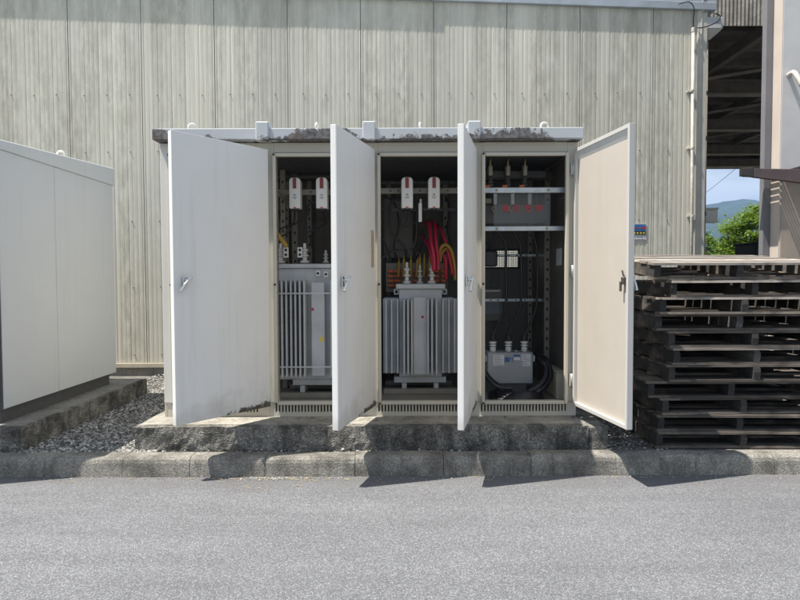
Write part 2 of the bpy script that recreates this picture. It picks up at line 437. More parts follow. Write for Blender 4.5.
# sloping eave flashing (two lengths) and a low roof behind it
def eave(xa,xb,proj,h,name):
    m=MB(); za,zb=gutz(xa),gutz(xb)
    for x,z in ((xa,za),(xb,zb)): pass
    vs=[]
    for x,z in ((xa,za),(xb,zb)):
        vs+=[(x,YW-proj,z),(x,YW+.10,z),(x,YW-proj,z+h),(x,YW+.10,z+h)]
    m.add(vs,[(0,1,3,2),(4,6,7,5),(0,4,5,1),(2,3,7,6),(0,2,6,4),(1,5,7,3)]); m.build(name,M_FASCIA,wh,.008)
xg=P(433,2,YW).x
eave(xg,P(716,14,YW).x,.045,.115,'eave_flashing')
eave(sx[0]-6,xg-.004,.058,.16,'eave_flashing')
m=MB(); x1=P(716,14,YW).x
z0,z1=gutz(sx[0]-6)+.165,gutz(x1)+.12
m.add([(sx[0]-6,YW-.03,z0),(x1,YW-.03,z1),(x1,YW+14,z1+.9),(sx[0]-6,YW+14,z0+.9),
       (sx[0]-6,YW-.03,z0+.04),(x1,YW-.03,z1+.04),(x1,YW+14,z1+.94),(sx[0]-6,YW+14,z0+.94)],
      [(0,1,2,3),(4,7,6,5),(0,4,5,1),(2,6,7,3),(1,5,6,2),(0,3,7,4)]); m.build('roof',M_FASCIA,wh)
# screws with washers
m=MB()
for row in (94,151,220,286,354):
    z=P(400,row,YW).z
    for a,b in zip(sx,sx[1:]):
        if b-a<.8: fr=(.35,)
        else: fr=(.21,.52,.83)
        for f in fr:
            x=a+(b-a)*f; zz=z+random.uniform(-.01,.01)
            m.lathe((x,YW+.002,zz),[(.009,0),(.009,.004),(.008,.005),(.008,.0135)],7,'y')
tag(m.build('siding_screws',M_SCREW,wh),kind='stuff')
# small warning plate on siding (illegible at this distance: coloured bars)
sg=thing('security_sticker_plate','small blue and black notice plate screwed to the siding above the pallets','sign plate',P(640,233,YW-.01))
def rect(px0,py0,px1,py1,d,t,name,mat,par,bev=0):
    a=P(px0,py0,d); b=P(px1,py1,d); m=MB(); m.box(a.x,b.x,d-t,d,b.z,a.z); return m.build(name,mat,par,bev)
rect(632,224.5,646.5,240.5,YW-.004,.004,'backing_plate',M_PAPER,sg)
rect(632.6,225.2,645.8,231.8,YW-.009,.003,'blue_field',plain('blue_plate',(.03,.17,.42),.4),sg)
rect(632.6,232,645.8,235.6,YW-.009,.003,'black_field',M_DARK,sg)
m=MB()
for k,px in enumerate((633.4,635.4,637.4,641,643.6)):
    hh=.8 if k<3 else 1.3
    a=P(px,228.6-hh,YW-.0125);b=P(px+(1.2 if k<3 else 1.6),228.6+hh,YW-.0125); m.box(a.x,b.x,YW-.0145,YW-.0125,b.z,a.z)
m.build('red_lettering_bars',M_PRED,sg)
m=MB()
for px in (634,637,640.2,643.2):
    a=P(px,233,YW-.0125);b=P(px+1.7,234.7,YW-.0125); m.box(a.x,b.x,YW-.0145,YW-.0125,b.z,a.z)
m.build('yellow_lettering_bars',M_YELPR,sg)
m=MB()
for px in (633,637,640.5):
    a=P(px,237.4,YW-.0125);b=P(px+2.4,238.4,YW-.0125); m.box(a.x,b.x,YW-.0145,YW-.0125,b.z,a.z)
m.build('grey_lettering_bars',M_PRINT,sg)
# conduits and gutter head on the corner
cp=thing('white_conduit','white plastic conduit pipe clipped up the siding beside the corner trim','pipe',P(692,255,YW-.05))
a=P(690.3,372,YW-.05);b=P(694,31,YW-.05)
m=MB(); m.tube([(a.x,YW-.05,GZ),(b.x,YW-.05,b.z)],.021,10,False); m.build('pipe',M_PVC,cp,smooth=True)
m=MB(); m.lathe((b.x,YW-.05,b.z-.03),[(.026,0),(.026,.05),(.02,.06)],10); m.build('pipe_cap',M_PVC,cp)
for py in (92,149,217):
    c=P(692.8,py,YW-.05); m=MB(); m.box(c.x-.06,c.x+.028,YW-.03,YW+.002,c.z-.012,c.z+.012); m.tube([(c.x,YW-.05,c.z-.014),(c.x,YW-.05,c.z+.014)],.027,10,False); m.build('clip',M_PVC,cp)
gh=thing('gutter_hopper','pale square rainwater hopper with downpipe at the warehouse corner','gutter',P(713,30,YW+.05))
a=P(706.5,18,YW-.02);b=P(724,28,YW-.02)
m=MB(); m.box(a.x+.012,b.x,YW-.02,YW+.22,b.z-.02,a.z); m.build('hopper_box',M_PAPER,gh,.006)
m=MB(); cx=a.x+.05
m.add([(a.x+.014,YW-.018,b.z-.022),(b.x-.002,YW-.018,b.z-.022),(b.x-.002,YW+.215,b.z-.022),(a.x+.014,YW+.215,b.z-.022),
       (cx-.03,YW+.05,b.z-.16),(cx+.05,YW+.05,b.z-.16),(cx+.05,YW+.14,b.z-.16),(cx-.03,YW+.14,b.z-.16)],[(0,1,5,4),(1,2,6,5),(2,3,7,6),(3,0,4,7)])
m.build('hopper_funnel',M_TRIM,gh)
m=MB(); m.tube([(cx+.008,YW+.1,b.z-.15),(cx+.008,YW+.1,GZ)],.045,12,False); m.build('downpipe',plain('tan_downpipe',(.36,.30,.23),.6),gh,smooth=True)
for py in (95,140,215):
    c=P(708,py,YW+.1); m=MB(); m.lathe((cx+.008,YW+.1,c.z-.03),[(.052,0),(.052,.06)],12); m.build('downpipe_clamp',M_BASE,gh)
def cable(name,pts,r,mat,label=None,cat='cable',par=None,group=None):
    m=MB(); m.tube(pts,r,7); o=m.build(name,mat,par,smooth=True)
    if par is None: tag(o,label,cat,group)
    return o
cable('black_wire',[P(698,29,YW-.03),P(704,28.5,YW-.06),P(712,26,YW-.08),P(719,22,YW-.06),P(721,17,YW+.0),P(716,14.5,YW+.0)],.008,M_BLACK,'thin black wire looping from the conduit mouth over the hopper','wire')
cable('drop_wire',[P(694,32,YW-.04),P(694.5,20,YW-.06),P(695,9,YW-.09),P(690,3,YW-.1),P(680,5,YW-.08)],.007,M_BLACK,'thin dark wire running up from the conduit to the eave','wire')
cable('vent_stub',[P(704,14,YW+.0),P(704,-14,YW+.0)],.045,M_PVC,'short white pipe stub standing above the warehouse corner gutter','pipe')

# ------------------------------------------------------------------ switchgear cabinet on its plinth
ZP=.33; YF=5.25; YK=7.0
BX=[-2.075,-1.17,-.265,.64,1.545]
xl=P(134,427.5,4.905).x; xrr=P(588,427.5,4.905).x; xr2=P(608.5,427.5,4.905).x
pl=thing('concrete_plinth','low weathered concrete plinth with pebbly face under the open cabinet','plinth',(0,5.9,GZ-.02))
def rough_block(x0,x1,y0,y1,z0,z1,amp,step=.035):
    """box whose front face and top rim are uneven (cast, chipped concrete)"""
    m=MB(); nx=max(2,int((x1-x0)/step)); zs=[z0+(z1-z0)*i/6 for i in range(7)]
    vs=[];fs=[]
    prof=[(y0,z) for z in zs]+[(y0+.012,z1+.0005)]+[(y0+(y1-y0)*t,z1) for t in (.03,.07,.12,.2,1)]+[(y1,z0)]
    for i in range(nx+1):
        x=x0+(x1-x0)*i/nx
        for j,(y,z) in enumerate(prof):
            a=amp*noise.fractal(Vector((x*14,z*14+y*14,3.7)),1,2,4) if 0<i<nx and j<len(prof)-2 else 0
            vs.append((x,y+(a if j<7 else a*.3),z+(a*.5 if 5<=j<11 else 0)))
    n=len(prof)
    for i in range(nx):
        for j in range(n):
            fs.append((i*n+j,i*n+(j+1)%n,(i+1)*n+(j+1)%n,(i+1)*n+j))
    fs.append(tuple(range(n))); fs.append(tuple(nx*n+j for j in range(n-1,-1,-1)))
    m.add(vs,fs); return m
rough_block(xl,xrr,4.905,7.32,.05,ZP,.012).build('plinth_slab',M_PLINTH,pl)
m=MB(); m.box(xrr+.003,xr2,4.915,7.3,.05,ZP-.012); m.build('end_block',M_PLINTH,pl,.01)
m=MB(); m.box(xl+.02,xrr-.02,4.975,7.25,ZP-.02,ZP+.0035); m.build('screed_top',M_PLTOP,pl)

cab=thing('switchgear_cabinet','long white steel electrical cabinet with four doors standing open','cabinet',(0,6.1,ZP))
ZS=P(400,402,YF).z; ZO=P(400,154.5,YF).z; ZR=2.724
# shell
for i,(x0,x1) in enumerate(((BX[0]+.002,BX[0]+.03),(BX[4]-.03,BX[4]-.002))):
    m=MB(); m.box(x0,x1,YF+.042,YK-.004,ZP+.004,ZR-.002); m.build('side_panel',M_CAB if i==0 else M_CAB,cab)
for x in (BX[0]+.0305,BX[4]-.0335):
    m=MB(); m.box(x,x+.003,YF+.045,YK-.04,ZP+.092,ZR-.075); m.build('inner_shade_sheet',M_INT,cab)  # added dark sheet; shade of the inner wall is in its colour
# back panels; the fourth one has a meshed vent opening
for i in range(4):
    x0,x1=BX[i]+(.032 if i==0 else .0002),BX[i+1]-(.032 if i==3 else .0002)
    if i<3:
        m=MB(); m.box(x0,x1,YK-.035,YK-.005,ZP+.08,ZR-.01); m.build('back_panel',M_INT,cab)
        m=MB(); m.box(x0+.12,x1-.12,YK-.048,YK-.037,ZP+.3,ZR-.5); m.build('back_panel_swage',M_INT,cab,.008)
    else:
        a=P(470,251,YK-.03); b=P(518,267.5,YK-.03)
        m=MB(); m.box(x0,x1,YK-.035,YK-.005,ZP+.08,b.z); m.box(x0,x1,YK-.035,YK-.005,a.z,ZR-.01); m.box(b.x,x1,YK-.035,YK-.005,b.z+.0005,a.z-.0005)
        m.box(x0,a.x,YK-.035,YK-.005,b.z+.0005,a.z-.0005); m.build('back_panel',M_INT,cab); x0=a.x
        m=MB()
        for k in range(22):
            x=x0+(b.x-x0)*k/21; m.box(x-.0022,x+.0022,YK-.031,YK-.028,b.z,a.z)
        for k in range(9):
            z=b.z+(a.z-b.z)*k/8; m.box(x0,b.x,YK-.0275,YK-.0245,z-.0022,z+.0022)
        m.build('vent_mesh',M_STEEL,cab)
        m=MB(); m.box(x0,b.x+.02,YK-.05,YK-.036,b.z-.02,b.z); m.box(b.x,b.x+.02,YK-.05,YK-.036,b.z+.0005,a.z-.0005); m.box(x0,b.x+.02,YK-.05,YK-.036,a.z,a.z+.02); m.build('vent_frame',M_BLACK,cab,.004)
    x0=BX[i]+(.032 if i==0 else .0002)
    m=MB(); m.box(x0,x1,YF+.05,YK-.052,ZP+.075,ZP+.09); m.build('floor_plate',M_RAIL,cab)
    m=MB(); m.box(x0,x1,YF+.05,YK-.04,ZR-.07,ZR-.045); m.build('ceiling_plate',M_BASE,cab)
# front frame
for i in range(5):
    x0=BX[i]-(.09 if i==4 else .075 if i else 0); x1=BX[i]+(0 if i==4 else .082)
    m=MB(); m.box(x0,x1,YF,YF+.04,ZP+.13,ZR-.002); m.build('front_post',M_CAB if i==0 else M_FRAME,cab,.003)
for i in range(4):
    x0=BX[i]+.0825; x1=BX[i+1]-(.0905 if i==3 else .0755)
    m=MB(); m.box(x0,x1,YF,YF+.04,ZO+.02,ZR-.002); m.build('header',M_FRAME,cab)
    m=MB(); m.box(x0,x1,YF,YF+.05,ZP+.13,ZS-.012); m.build('sill',M_FRAME,cab)
    # raised gasket lip round the opening
    m=MB(); t=.03; l0,l1=x0-.012,x1+.012; zb,zt=ZS-.018,ZO+.012
    m.box(l0,l0+t,YF-.03,YF+.012,zb,zt); m.box(l1-t,l1,YF-.03,YF+.012,zb,zt)
    m.box(l0+t+.0005,l1-t-.0005,YF-.03,YF+.012,zt-t,zt); m.box(l0+t+.0005,l1-t-.0005,YF-.032,YF+.03,zb,zb+t)
    lip=m.build('door_seal_lip',M_FRAME,cab,.006,seg=2)
    m=MB()
    for zz in (zb+.012,zt-.014,(zb+zt)/2-.04): m.lathe((l0+.014,YF-.0305,zz),[(.010,0),(.010,.004)],10,'y')
    m.build('rubber_stop',M_BLACK,lip)
    # vent grille: slotted base strip
    gx0,gx1=BX[i]+.02,BX[i+1]-.02; z0,z1=ZP+.004,ZP+.128; s0,s1=z0+.038,z1-.018
    m=MB(); m.box(gx0,gx1,YF+.008,YF+.028,z0,s0); m.box(gx0,gx1,YF+.008,YF+.028,s1,z1)
    n=27; bw=(gx1-gx0-.10)/n
    m.box(gx0,gx0+.05,YF+.008,YF+.028,s0,s1); m.box(gx1-.05,gx1,YF+.008,YF+.028,s0,s1)
    for k in range(n):
        xx=gx0+.05+bw*k; m.box(xx+bw*.46,xx+bw,YF+.010,YF+.026,s0,s1)
    m.build('vent_grille',M_FRAME,cab)
    m=MB(); m.box(gx0,gx1,YF+.036,YF+.040,z0+.003,z1-.002); m.build('grille_backing',M_DARK,cab)
for i in range(5):
    x0=BX[i]-(.0198 if i else 0); x1=BX[i]+(.0198 if i<4 else 0)
    m=MB(); m.box(x0,x1,YF+.006,YF+.034,ZP+.004,ZP+.1295); m.build('post_foot',M_FRAME,cab)
# interior uprights and rails with rows of holes
def upright(x,y,wd=.05):
    m=MB(); m.box(x-wd/2,x+wd/2,y,y+.03,ZP+.092,ZR-.072); u=m.build('perforated_upright',M_RAIL,cab)
    h=MB(); z=ZP+.2
    while z<ZR-.15: h.box(x-.009,x+.009,y-.0015,y-.0003,z-.013,z+.013); z+=.10
    h.build('slot_row',M_DARK,u)
for b in (1,2,3):
    upright(BX[b]+.06,5.42,.03); upright(BX[b]-.02,6.15)
    upright(BX[b]+.14,6.88); upright(BX[b]-.12,6.88)
upright(1.49,6.08,.055); upright(P(530,300,6.88).x,6.88)
upright(P(295,230,6.4).x,6.4,.06)
def rail(px0,px1,py0,py1,d,mat=M_RAIL,name='cross_rail',holes=0):
    a=P(px0,py0,d); b=P(px1,py1,d); m=MB(); m.box(a.x,b.x,d,d+.03,b.z,a.z); o=m.build(name,mat,cab,.003)
    if holes:
        h=MB()
        for k in range(holes):
            x=a.x+(b.x-a.x)*(k+.5+random.uniform(-.2,.2))/holes; z=(a.z+b.z)/2; h.box(x-.009,x+.009,d-.0015,d-.0003,z-.006,z+.006)
        h.build('hole_row',M_DARK,o)
    return o
rail(272,372,189,194.5,5.66,holes=6); rail(374,474,188,193.5,5.66,holes=10)
rail(374,474,208,211,6.0,M_BASE,holes=14); rail(272,372,175,178,6.3,M_BASE); rail(374,474,181,184,6.3,M_BASE,holes=10)
rail(476,560,254.5,257,6.3,M_STEEL,holes=9); rail(476,556,299,302,6.3,M_STEEL,holes=9)
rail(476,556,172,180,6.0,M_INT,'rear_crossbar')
S1=rail(479.5,568.5,187.8,193.2,5.36,M_STEEL,'shelf_strip',0); S2=rail(479.5,568.5,226.6,231.2,5.36,M_STEEL,'shelf_strip',0)
m=MB(); a=P(556,205,6.0); b=P(568,196,5.45); m.tube([a,b],.022,4,False); m.build('side_brace',M_RAIL,cab)
m=MB(); a=P(275,190,5.45); b=P(292,206,6.2); m.tube([a,b],.02,4,False); m.build('side_brace',M_RAIL,cab)
# instrument panel plate in the middle bay and dark bay behind it
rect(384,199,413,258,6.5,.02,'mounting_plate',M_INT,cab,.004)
# roof
RX0=P(152.5,135,5.14).x; RX1=P(584.5,135,5.14).x
m=MB(); m.prism([(5.14,2.729),(YK+.1,2.729),(YK+.1,2.86),(5.14,2.822)],RX0,RX1,'x'); roof=m.build('roof',M_ROOF,cab,.006,seg=2)
for px in (262.5,369.5,475):
    x=P(px,133,5.12).x; m=MB(); m.box(x-.055,x+.055,5.122,5.5,2.722,2.875); m.build('joint_cover',M_ROOF,roof,.008)
for px,ax in ((193,.2),(317.5,1.45),(420.5,1.5),(545,.15)):
    c=P(px,128,5.3); m=MB(); m.torus((c.x,5.3,2.868),.032,.011,ax); m.lathe((c.x,5.3,2.822),[(.022,0),(.022,.012)],8); m.build('lifting_eye',M_CAB,roof,smooth=True)
# doors
DW=.895; ZD0=P(400,405.5,YF-.05).z; ZD1=P(400,149.5,YF-.05).z; DH=ZD1-ZD0
def door(hx,ang,k):
    Mx=Matrix.Translation((hx,YF-.036,ZD0))@Matrix.Rotation(R(ang),4,'Z')
    t=.046
    m=MB(); m.box(-DW,0,-t,-t+.004,0,DH)                     # outer sheet
    m.box(-DW,-DW+.028,-t+.0045,0,0,DH); m.box(-.028,0,-t+.0045,0,0,DH)
    m.box(-DW+.0285,-.0285,-t+.0045,0,0,.03); m.box(-DW+.0285,-.0285,-t+.0045,0,DH-.03,DH)
    d=m.build('door',M_DOOR if k<3 else M_DOOR2,None,.003,seg=2,local=True)
    d.parent=cab; d.matrix_local=MW[cab.name].inverted()@Mx; MW[d.name]=Mx
    m=MB(); m.box(-DW+.03,-.03,-t+.006,-t+.018,.032,DH-.032); m.build('inner_skin',M_DOORIN,d,local=True)
    m=MB(); m.prism([(-t+.0185,DH-.095),(-.004,DH-.0305),(-t+.0185,DH-.0305)],-DW+.029,-.029,'x'); m.build('sloped_top_flange',M_CAB,d,local=True)  # top flange sloped to face down so its band falls in shade
    hz=P(400,283,4.4).z-ZD0; hxl=-DW+.085
    # lever handle
    m=MB(); m.cbox((hxl,-t-.008,hz+.012),(.036,.016,.075)); hd=m.build('handle_plate',M_CHROME,d,.004,seg=2,local=True)
    m=MB(); m.tube([(hxl+.035,-t-.05,hz+.05),(hxl+.012,-t-.052,hz+.03),(hxl-.02,-t-.046,hz-.005),(hxl-.055,-t-.04,hz-.06)],[.010]*6+[.009]*6+[.012]*8,8)
    m.tube([(hxl,-t-.014,hz+.02),(hxl+.005,-t-.05,hz+.026)],.012,8,False)
    m.build('handle_lever',M_CHROME,d,smooth=True,local=True)
    # latch inside
    m=MB(); m.cbox((hxl,-t+.032,hz+.01),(.035,.028,.055)); m.cbox((hxl+.012,-t+.05,hz-.03),(.018,.014,.075)); m.tube([(hxl+.005,-t+.03,hz+.04),(hxl+.01,-t+.04,hz+.09)],.007,6,False)
    m.build('latch',plain('latch_metal%d'%k,(.14,.13,.12),.5,.6),d,.003,local=True)
    for z in (.16,DH/2,DH-.22):
        m=MB(); m.tube([(.006,.004,z),(.006,.004,z+.11)],.011,8,False); m.build('hinge',M_STEEL,d,smooth=True,local=True)
    return d
hinges=((BX[1]+.008,51),(BX[2]+.008,74.5),(BX[3]-.022,77),(BX[4]-.042,99))
doors=[door(hx,a,k) for k,(hx,a) in enumerate(hinges)]
doors[0]['label']='door half open in front of the leftmost bay'; doors[3]['label']='door swung fully back showing its cream inner skin'
for z in (.16,DH-.22):
    m=MB(); m.box(BX[4]-.066,BX[4]-.05,YF-.030,YF-.0005,ZD0+z,ZD0+z+.11); m.build('hinge_leaf',M_FRAME,cab,.003)
# vertical caution label on the second door
d=doors[1]; mzt=P(400,228,4.9).z-ZD0; mzb=P(400,267,4.9).z-ZD0
m=MB(); m.box(-.115,-.045,-.0485,-.0465,mzb,mzt); lb=m.build('caution_label',plain('faded_label',(.48,.42,.33),.6),d,local=True)
m=MB(); z=mzb+.02
while z<mzt-.03: m.box(-.075,-.056,-.0495,-.0487,z,z+.013+.01*random.random()); z+=.03
m.build('label_print',M_PORANGE,d,local=True)

# ------------------------------------------------------------------ transformers
def transformer(label,cxp,fd,ytop,ylid0,ylid1,yf0,yf1,fins,wide,tank,feet,ybase,tie=None,side=None):
    """pixel measures of its own bay; fd = depth of the front fin edges"""
    fx=lambda px,d=fd: P(px,300,d).x
    zf=lambda py,d=fd: P(400,py,d).z
    ty=fd+.17; tb=ty+.50
    t=thing('power_transformer',label,'transformer',(fx(cxp),ty+.25,ZP+.09),0,'transformers inside the cabinet')
    x0,x1=fx(tank[0],ty),fx(tank[1],ty)
    zt=zf(ylid1,ty); zb=zf(yf1+2,ty)
    m=MB(); m.box(x0,x1,ty,tb,zb,zt); m.build('tank',M_TRAFO,t,.006)
    m=MB(); m.box(x0-.03,x1+.03,ty-.03,tb+.03,zt+.001,zf(ylid0,ty)); m.build('lid',M_TRAFO,t,.008,seg=2)
    z0,z1=zf(yf1),zf(yf0)
    for px in fins:
        x=fx(px); m=MB(); m.box(x-.009,x+.009,fd,ty-.001,z0,z1); m.build('cooling_fin',M_TRAFO,t,.006,seg=2)
    for (pa,pb,dd) in wide:
        xa,xb=P(pa,300,fd+dd).x,P(pb,300,fd+dd).x
        xin = x0-.001 if pa<cxp else x1+.001
        xo = xa if pa<cxp else xb
        zz0,zz1=P(400,yf1-2,fd+dd).z,P(400,yf0-.5,fd+dd).z
        m=MB(); m.box(min(xin,xo),max(xin,xo),fd+dd,fd+dd+.016,zz0,zz1); m.build('cooling_fin',M_TRAFO,t,.006,seg=2)
    # further side fins behind
    for k in range(5):
        y=ty+.10+k*.08
        for s in (-1,1):
            xo=(fx(wide[0][0]) if s<0 else fx(wide[-1][1]))*1.0
            xi=x0-.001 if s<0 else x1+.001
            m=MB(); m.box(min(xi,xo),max(xi,xo),y,y+.016,z0+.02,z1); m.build('cooling_fin',M_TRAFO,t,.006)
    if tie:
        for py in tie:
            z=zf(py); m=MB(); m.box(fx(fins[0])-.02,fx(fins[-1])+.02,fd-.012,fd-.001,z-.006,z+.006); m.build('fin_tie_bar',M_TRAFO,t)
    # base channel, feet and skid
    zfl=ZP+.091
    m=MB(); m.box(fx(feet[0],ty)-.1,fx(feet[1],ty)+.1,ty+.02,tb-.02,zb-.06,zb-.001); m.build('base_channel',M_TRAFO,t,.004)
    for px in feet:
        x=fx(px,ty); m=MB(); m.box(x-.022,x+.022,ty-.02,tb,zfl+.05,zb-.0605); m.build('foot',M_TRAFO,t)
    m=MB(); m.box(fx(feet[0],ty)-.2,fx(feet[1],ty)+.2,ty-.07,ty+.01,zfl,zfl+.0495); m.build('skid_rail',M_RAIL,t,.004)
    m=MB(); m.box(fx(feet[0],ty)-.2,fx(feet[1],ty)+.2,tb-.08,tb,zfl,zfl+.0495); m.build('skid_rail',M_RAIL,t,.004)
    # lifting lugs: plate with a hole (frame of four bars)
    for s,x in ((-1,x0),(1,x1)):
        m=MB(); z=zt-.055; xs=x+s*.0; 
        for (a,b,c,d_) in ((0,.05,0,.012),(0,.05,.043,.055),(0,.012,.0125,.0425),(.038,.05,.0125,.0425)):
            xa,xb=sorted((xs+s*a+s*.001,xs+s*b+s*.001)); m.box(xa,xb,ty+.02,ty+.035,z+c,z+d_)
        m.build('lifting_lug',M_TRAFO,t,.003)
    return t,ty,zt,zf(ylid0,ty)
t1,ty1,_,zl1=transformer('grey finned transformer behind the half-open door, fins tied by two thin bars',318,5.52,263,263.5,268,280,377,
    [277,281.5,286,290.6,295,299.5,304,331,336,340.5,345,350],[(272,283,.13),(355,362,.13)],(276,357),(302,334),383,tie=(293,366.5))
t2,ty2,_,zl2=transformer('grey transformer with wide stepped cooling fins under red cables',420.5,5.70,283,284,289,299,375,
    [404,408,411.8,428,432,436.5],[(383,404,.16),(436,457,.16)],(399,442),(404,436),391)
# flat centre panels with rating marks
m=MB(); a=P(311,282,5.60); b=P(325,376,5.60); m.box(a.x,b.x,5.60,5.62,b.z,a.z); m.box(a.x+.02,b.x-.02,5.6205,ty1-.001,b.z,a.z); m.build('front_panel',M_TRAFO,t1,.006)
for px,py,c,nm in ((312.6,309,M_PRED,'red_mark'),(321.5,339,M_YELPR,'yellow_sticker')):
    a=P(px,py,5.597); s=.012 if c is M_PRED else .02; m=MB(); m.box(a.x-s,a.x+s,5.597,5.5995,a.z-s*1.1,a.z+s*1.1); m.build(nm,c,t1)
for px in (386,391.5,397.5,443,449,454.5):
    x=P(px,300,5.76).x; m=MB(); m.box(x-.008,x+.008,5.76,5.859,P(400,373.5,5.76).z,P(400,299,5.76).z); m.build('cooling_fin',M_TRAFO,t2,.005,seg=2)
m=MB(); a=P(413,297,5.78); b=P(427,375,5.78); m.box(a.x,b.x,5.78,ty2-.001,b.z,a.z); m.build('front_panel',M_TRAFO,t2,.006)
a=P(422.5,317,5.777); m=MB(); m.box(a.x-.012,a.x+.012,5.777,5.7795,a.z-.012,a.z+.012); m.build('red_mark',M_PRED,t2)
def bushing(px,yt,yb,d,par,r=.034):
    a=P(px,yb,d); zt=P(px,yt,d).z; h=zt-a.z; z0=a.z
    m=MB(); m.lathe((a.x,d,z0),[(r*1.15,0),(r*1.15,h*.1),(r*.6,h*.13),(r*.55,h*.3),(r*.95,h*.34),(r*.95,h*.4),(r*.5,h*.46),(r*.5,h*.58),(r*.85,h*.62),(r*.85,h*.68),(r*.4,h*.75),(r*.35,h)],14)
    return m.build('bushing',M_PORC,par,smooth=False)
for px in (281,305): bushing(px,243,262.5,ty1+.10,t1,.04)
for px in (326,340): bushing(px,250,262.5,ty1+.3,t1,.03)
for px in (407,432): bushing(px,262,283.5,ty2+.08,t2,.036)
for px in (420,):bushing(px,265,283.5,ty2+.2,t2,.03)
# bushing terminal clamps on the first transformer (pale, with holes)
for px in (286,300):
    a=P(px,252,ty1+.02); m=MB(); m.box(a.x-.025,a.x+.025,ty1+.02,ty1+.03,a.z-.05,a.z+.05); cl=m.build('terminal_clamp',M_PORC,t1,.008)
    m=MB()
    for dz in (-.022,.022): m.lathe((a.x,ty1+.0195,a.z+dz),[(.013,0),(.013,.003)],10,'y')
    m.build('clamp_hole',M_DARK,cl)
for px,py in ((318,273),(326,274)):
    a=P(px,py,ty1-.06); m=MB(); m.box(a.x-.022,a.x+.022,ty1-.06,ty1-.045,a.z-.03,a.z+.03); cl=m.build('valve_block',M_PORC,t1,.006)
    m=MB(); m.lathe((a.x,ty1-.061,a.z),[(.012,0),(.012,.003)],10,'y'); m.build('valve_hole',M_DARK,cl)

# ------------------------------------------------------------------ fuse cutouts
def cutout(px,label,group,pxw=11.6):
    d=5.50; a=P(px-pxw/2,177,d); b=P(px+pxw/2,208,d); wd=b.x-a.x; h=a.z-b.z
    t=thing('fuse_cutout_switch',label,'cutout switch',((a.x+b.x)/2,d+.08,b.z),0,group)
    m=MB(); r=wd*.28
    poly=[(a.x,b.z),(b.x,b.z),(b.x,a.z-r),(b.x-r*.3,a.z-r*.3),(b.x-r,a.z),(a.x+r,a.z),(a.x+r*.3,a.z-r*.3),(a.x,a.z-r)]
    m.prism(poly,d,d+.11,'y'); body=m.build('body',M_WHITE,t,.008,seg=2)
    m=MB(); m.box(a.x+.012,b.x-.012,d+.111,d+.158,b.z+.07,a.z-.06); m.build('mounting_foot',M_WHITE,t)
    cx=(a.x+b.x)/2
    m=MB(); m.box(cx-.016,cx+.016,d-.006,d-.0005,a.z-h*.36,a.z-h*.02); m.build('red_grip',M_REDCAP,t,.004)
    m=MB(); m.box(cx-.035,cx+.035,d+.02,d+.09,b.z-.02,b.z-.001); m.build('lower_collar',M_BLACK,t,.006)
    m=MB(); m.box(cx-.012,cx+.012,d-.004,d-.0005,b.z+.002,b.z+.012); m.build('red_tab',M_REDBRIGHT,t)
    m=MB()
    for (dx,dz,w_,h_) in ((-.010,.115,.02,.012),(-.018,.098,.014,.006),(.002,.098,.016,.006),(-.014,.088,.028,.005)): m.box(cx+dx,cx+dx+w_,d-.0015,d-.0003,b.z+dz,b.z+dz+h_)
    m.build('maker_mark',M_PRINT,t)
    return t
for px,w_ in ((295,'nearer'),(322,'farther from')): cutout(px,'white fuse cutout switch over the tied-fin transformer, %s the slanting yellow cable'%w_,'cutout switches over the tied-fin transformer')
for px,w_ in ((407.5,'with a small black cable loop below'),(434.5,'right above the red cables')): cutout(px,'white fuse cutout switch over the stepped-fin transformer, %s'%w_,'cutout switches over the stepped-fin transformer')

# ------------------------------------------------------------------ wiring inside the cabinet
def pc(*a): return [P(*p) for p in a]
cable('black_lead',pc((295,210,5.58),(294,222,5.7),(288,232,5.75),(279,238,5.75),(274,243,5.75)),.009,M_BLACK,'black lead drooping under the cutout switch beside the bay post')
cable('black_lead',pc((318,200,5.7),(309,205,5.72),(308,214,5.75),(300,221,5.75),(286,226,5.75),(277,231,5.75)),.009,M_BLACK,'black lead curving from behind the cutout pair to the post')
cable('black_lead',pc((322,210,5.58),(326,222,5.7),(318,228,5.78),(307,233,5.8),(304,243,ty1+.1)),.009,M_BLACK,'black lead dropping from cutout switch to a transformer bushing')
cable('yellow_cable',pc((274,229,5.45),(281,238,5.52),(287,246,5.56)),.021,M_CYEL,'short thick yellow cable slanting to the tied-fin transformer')
cable('black_loop_lead',pc((403,210,5.6),(402,221,5.62),(405,226,5.62),(409,221,5.62),(409,210,5.6)),.012,M_BLACK,'small black cable loop hanging below one cutout switch')
cable('black_lead',pc((402,199,5.72),(394,201,5.72),(389.5,207,5.75),(390,230,5.75),(398,240,5.78),(405,248,5.78),(407,262,ty2+.08)),.012,M_BLACK,'long black lead bowed against the mounting plate')
cable('black_lead',pc((428,199,5.72),(418,203,5.72),(417,222,5.75),(416,240,5.78),(411,250,5.78)),.012,M_BLACK,'black lead dropping straight beside the white fuse stick')
cable('black_lead',pc((378,290,5.7),(381,262,5.72),(388,253,5.75),(400,250,5.8),(408,251,5.8)),.011,M_BLACK,'black lead arching low from post to bushing')
for pts in (((377,203,5.9),(383,214,5.95),(381,232,6.0),(386,246,6.05),(392,262,6.1)),((386,196,6.1),(396,206,6.1),(399,226,6.2),(394,246,6.2),(398,262,6.25)),
    ((412,212,5.9),(415,226,5.95),(424,234,6.0),(421,248,6.1),(416,260,6.2)),((446,196,6.1),(450,212,6.1),(447,230,6.2),(452,248,6.2),(449,268,6.2)),((381,262,5.9),(380,285,5.85),(383,300,5.9),(381,330,6.0),(380,372,6.1))):
    cable('loose_lead',pc(*pts),.010,M_BLACK,'loose thin black lead snaking over the back of the red-cable bay','cable',group='loose leads in the red-cable bay')
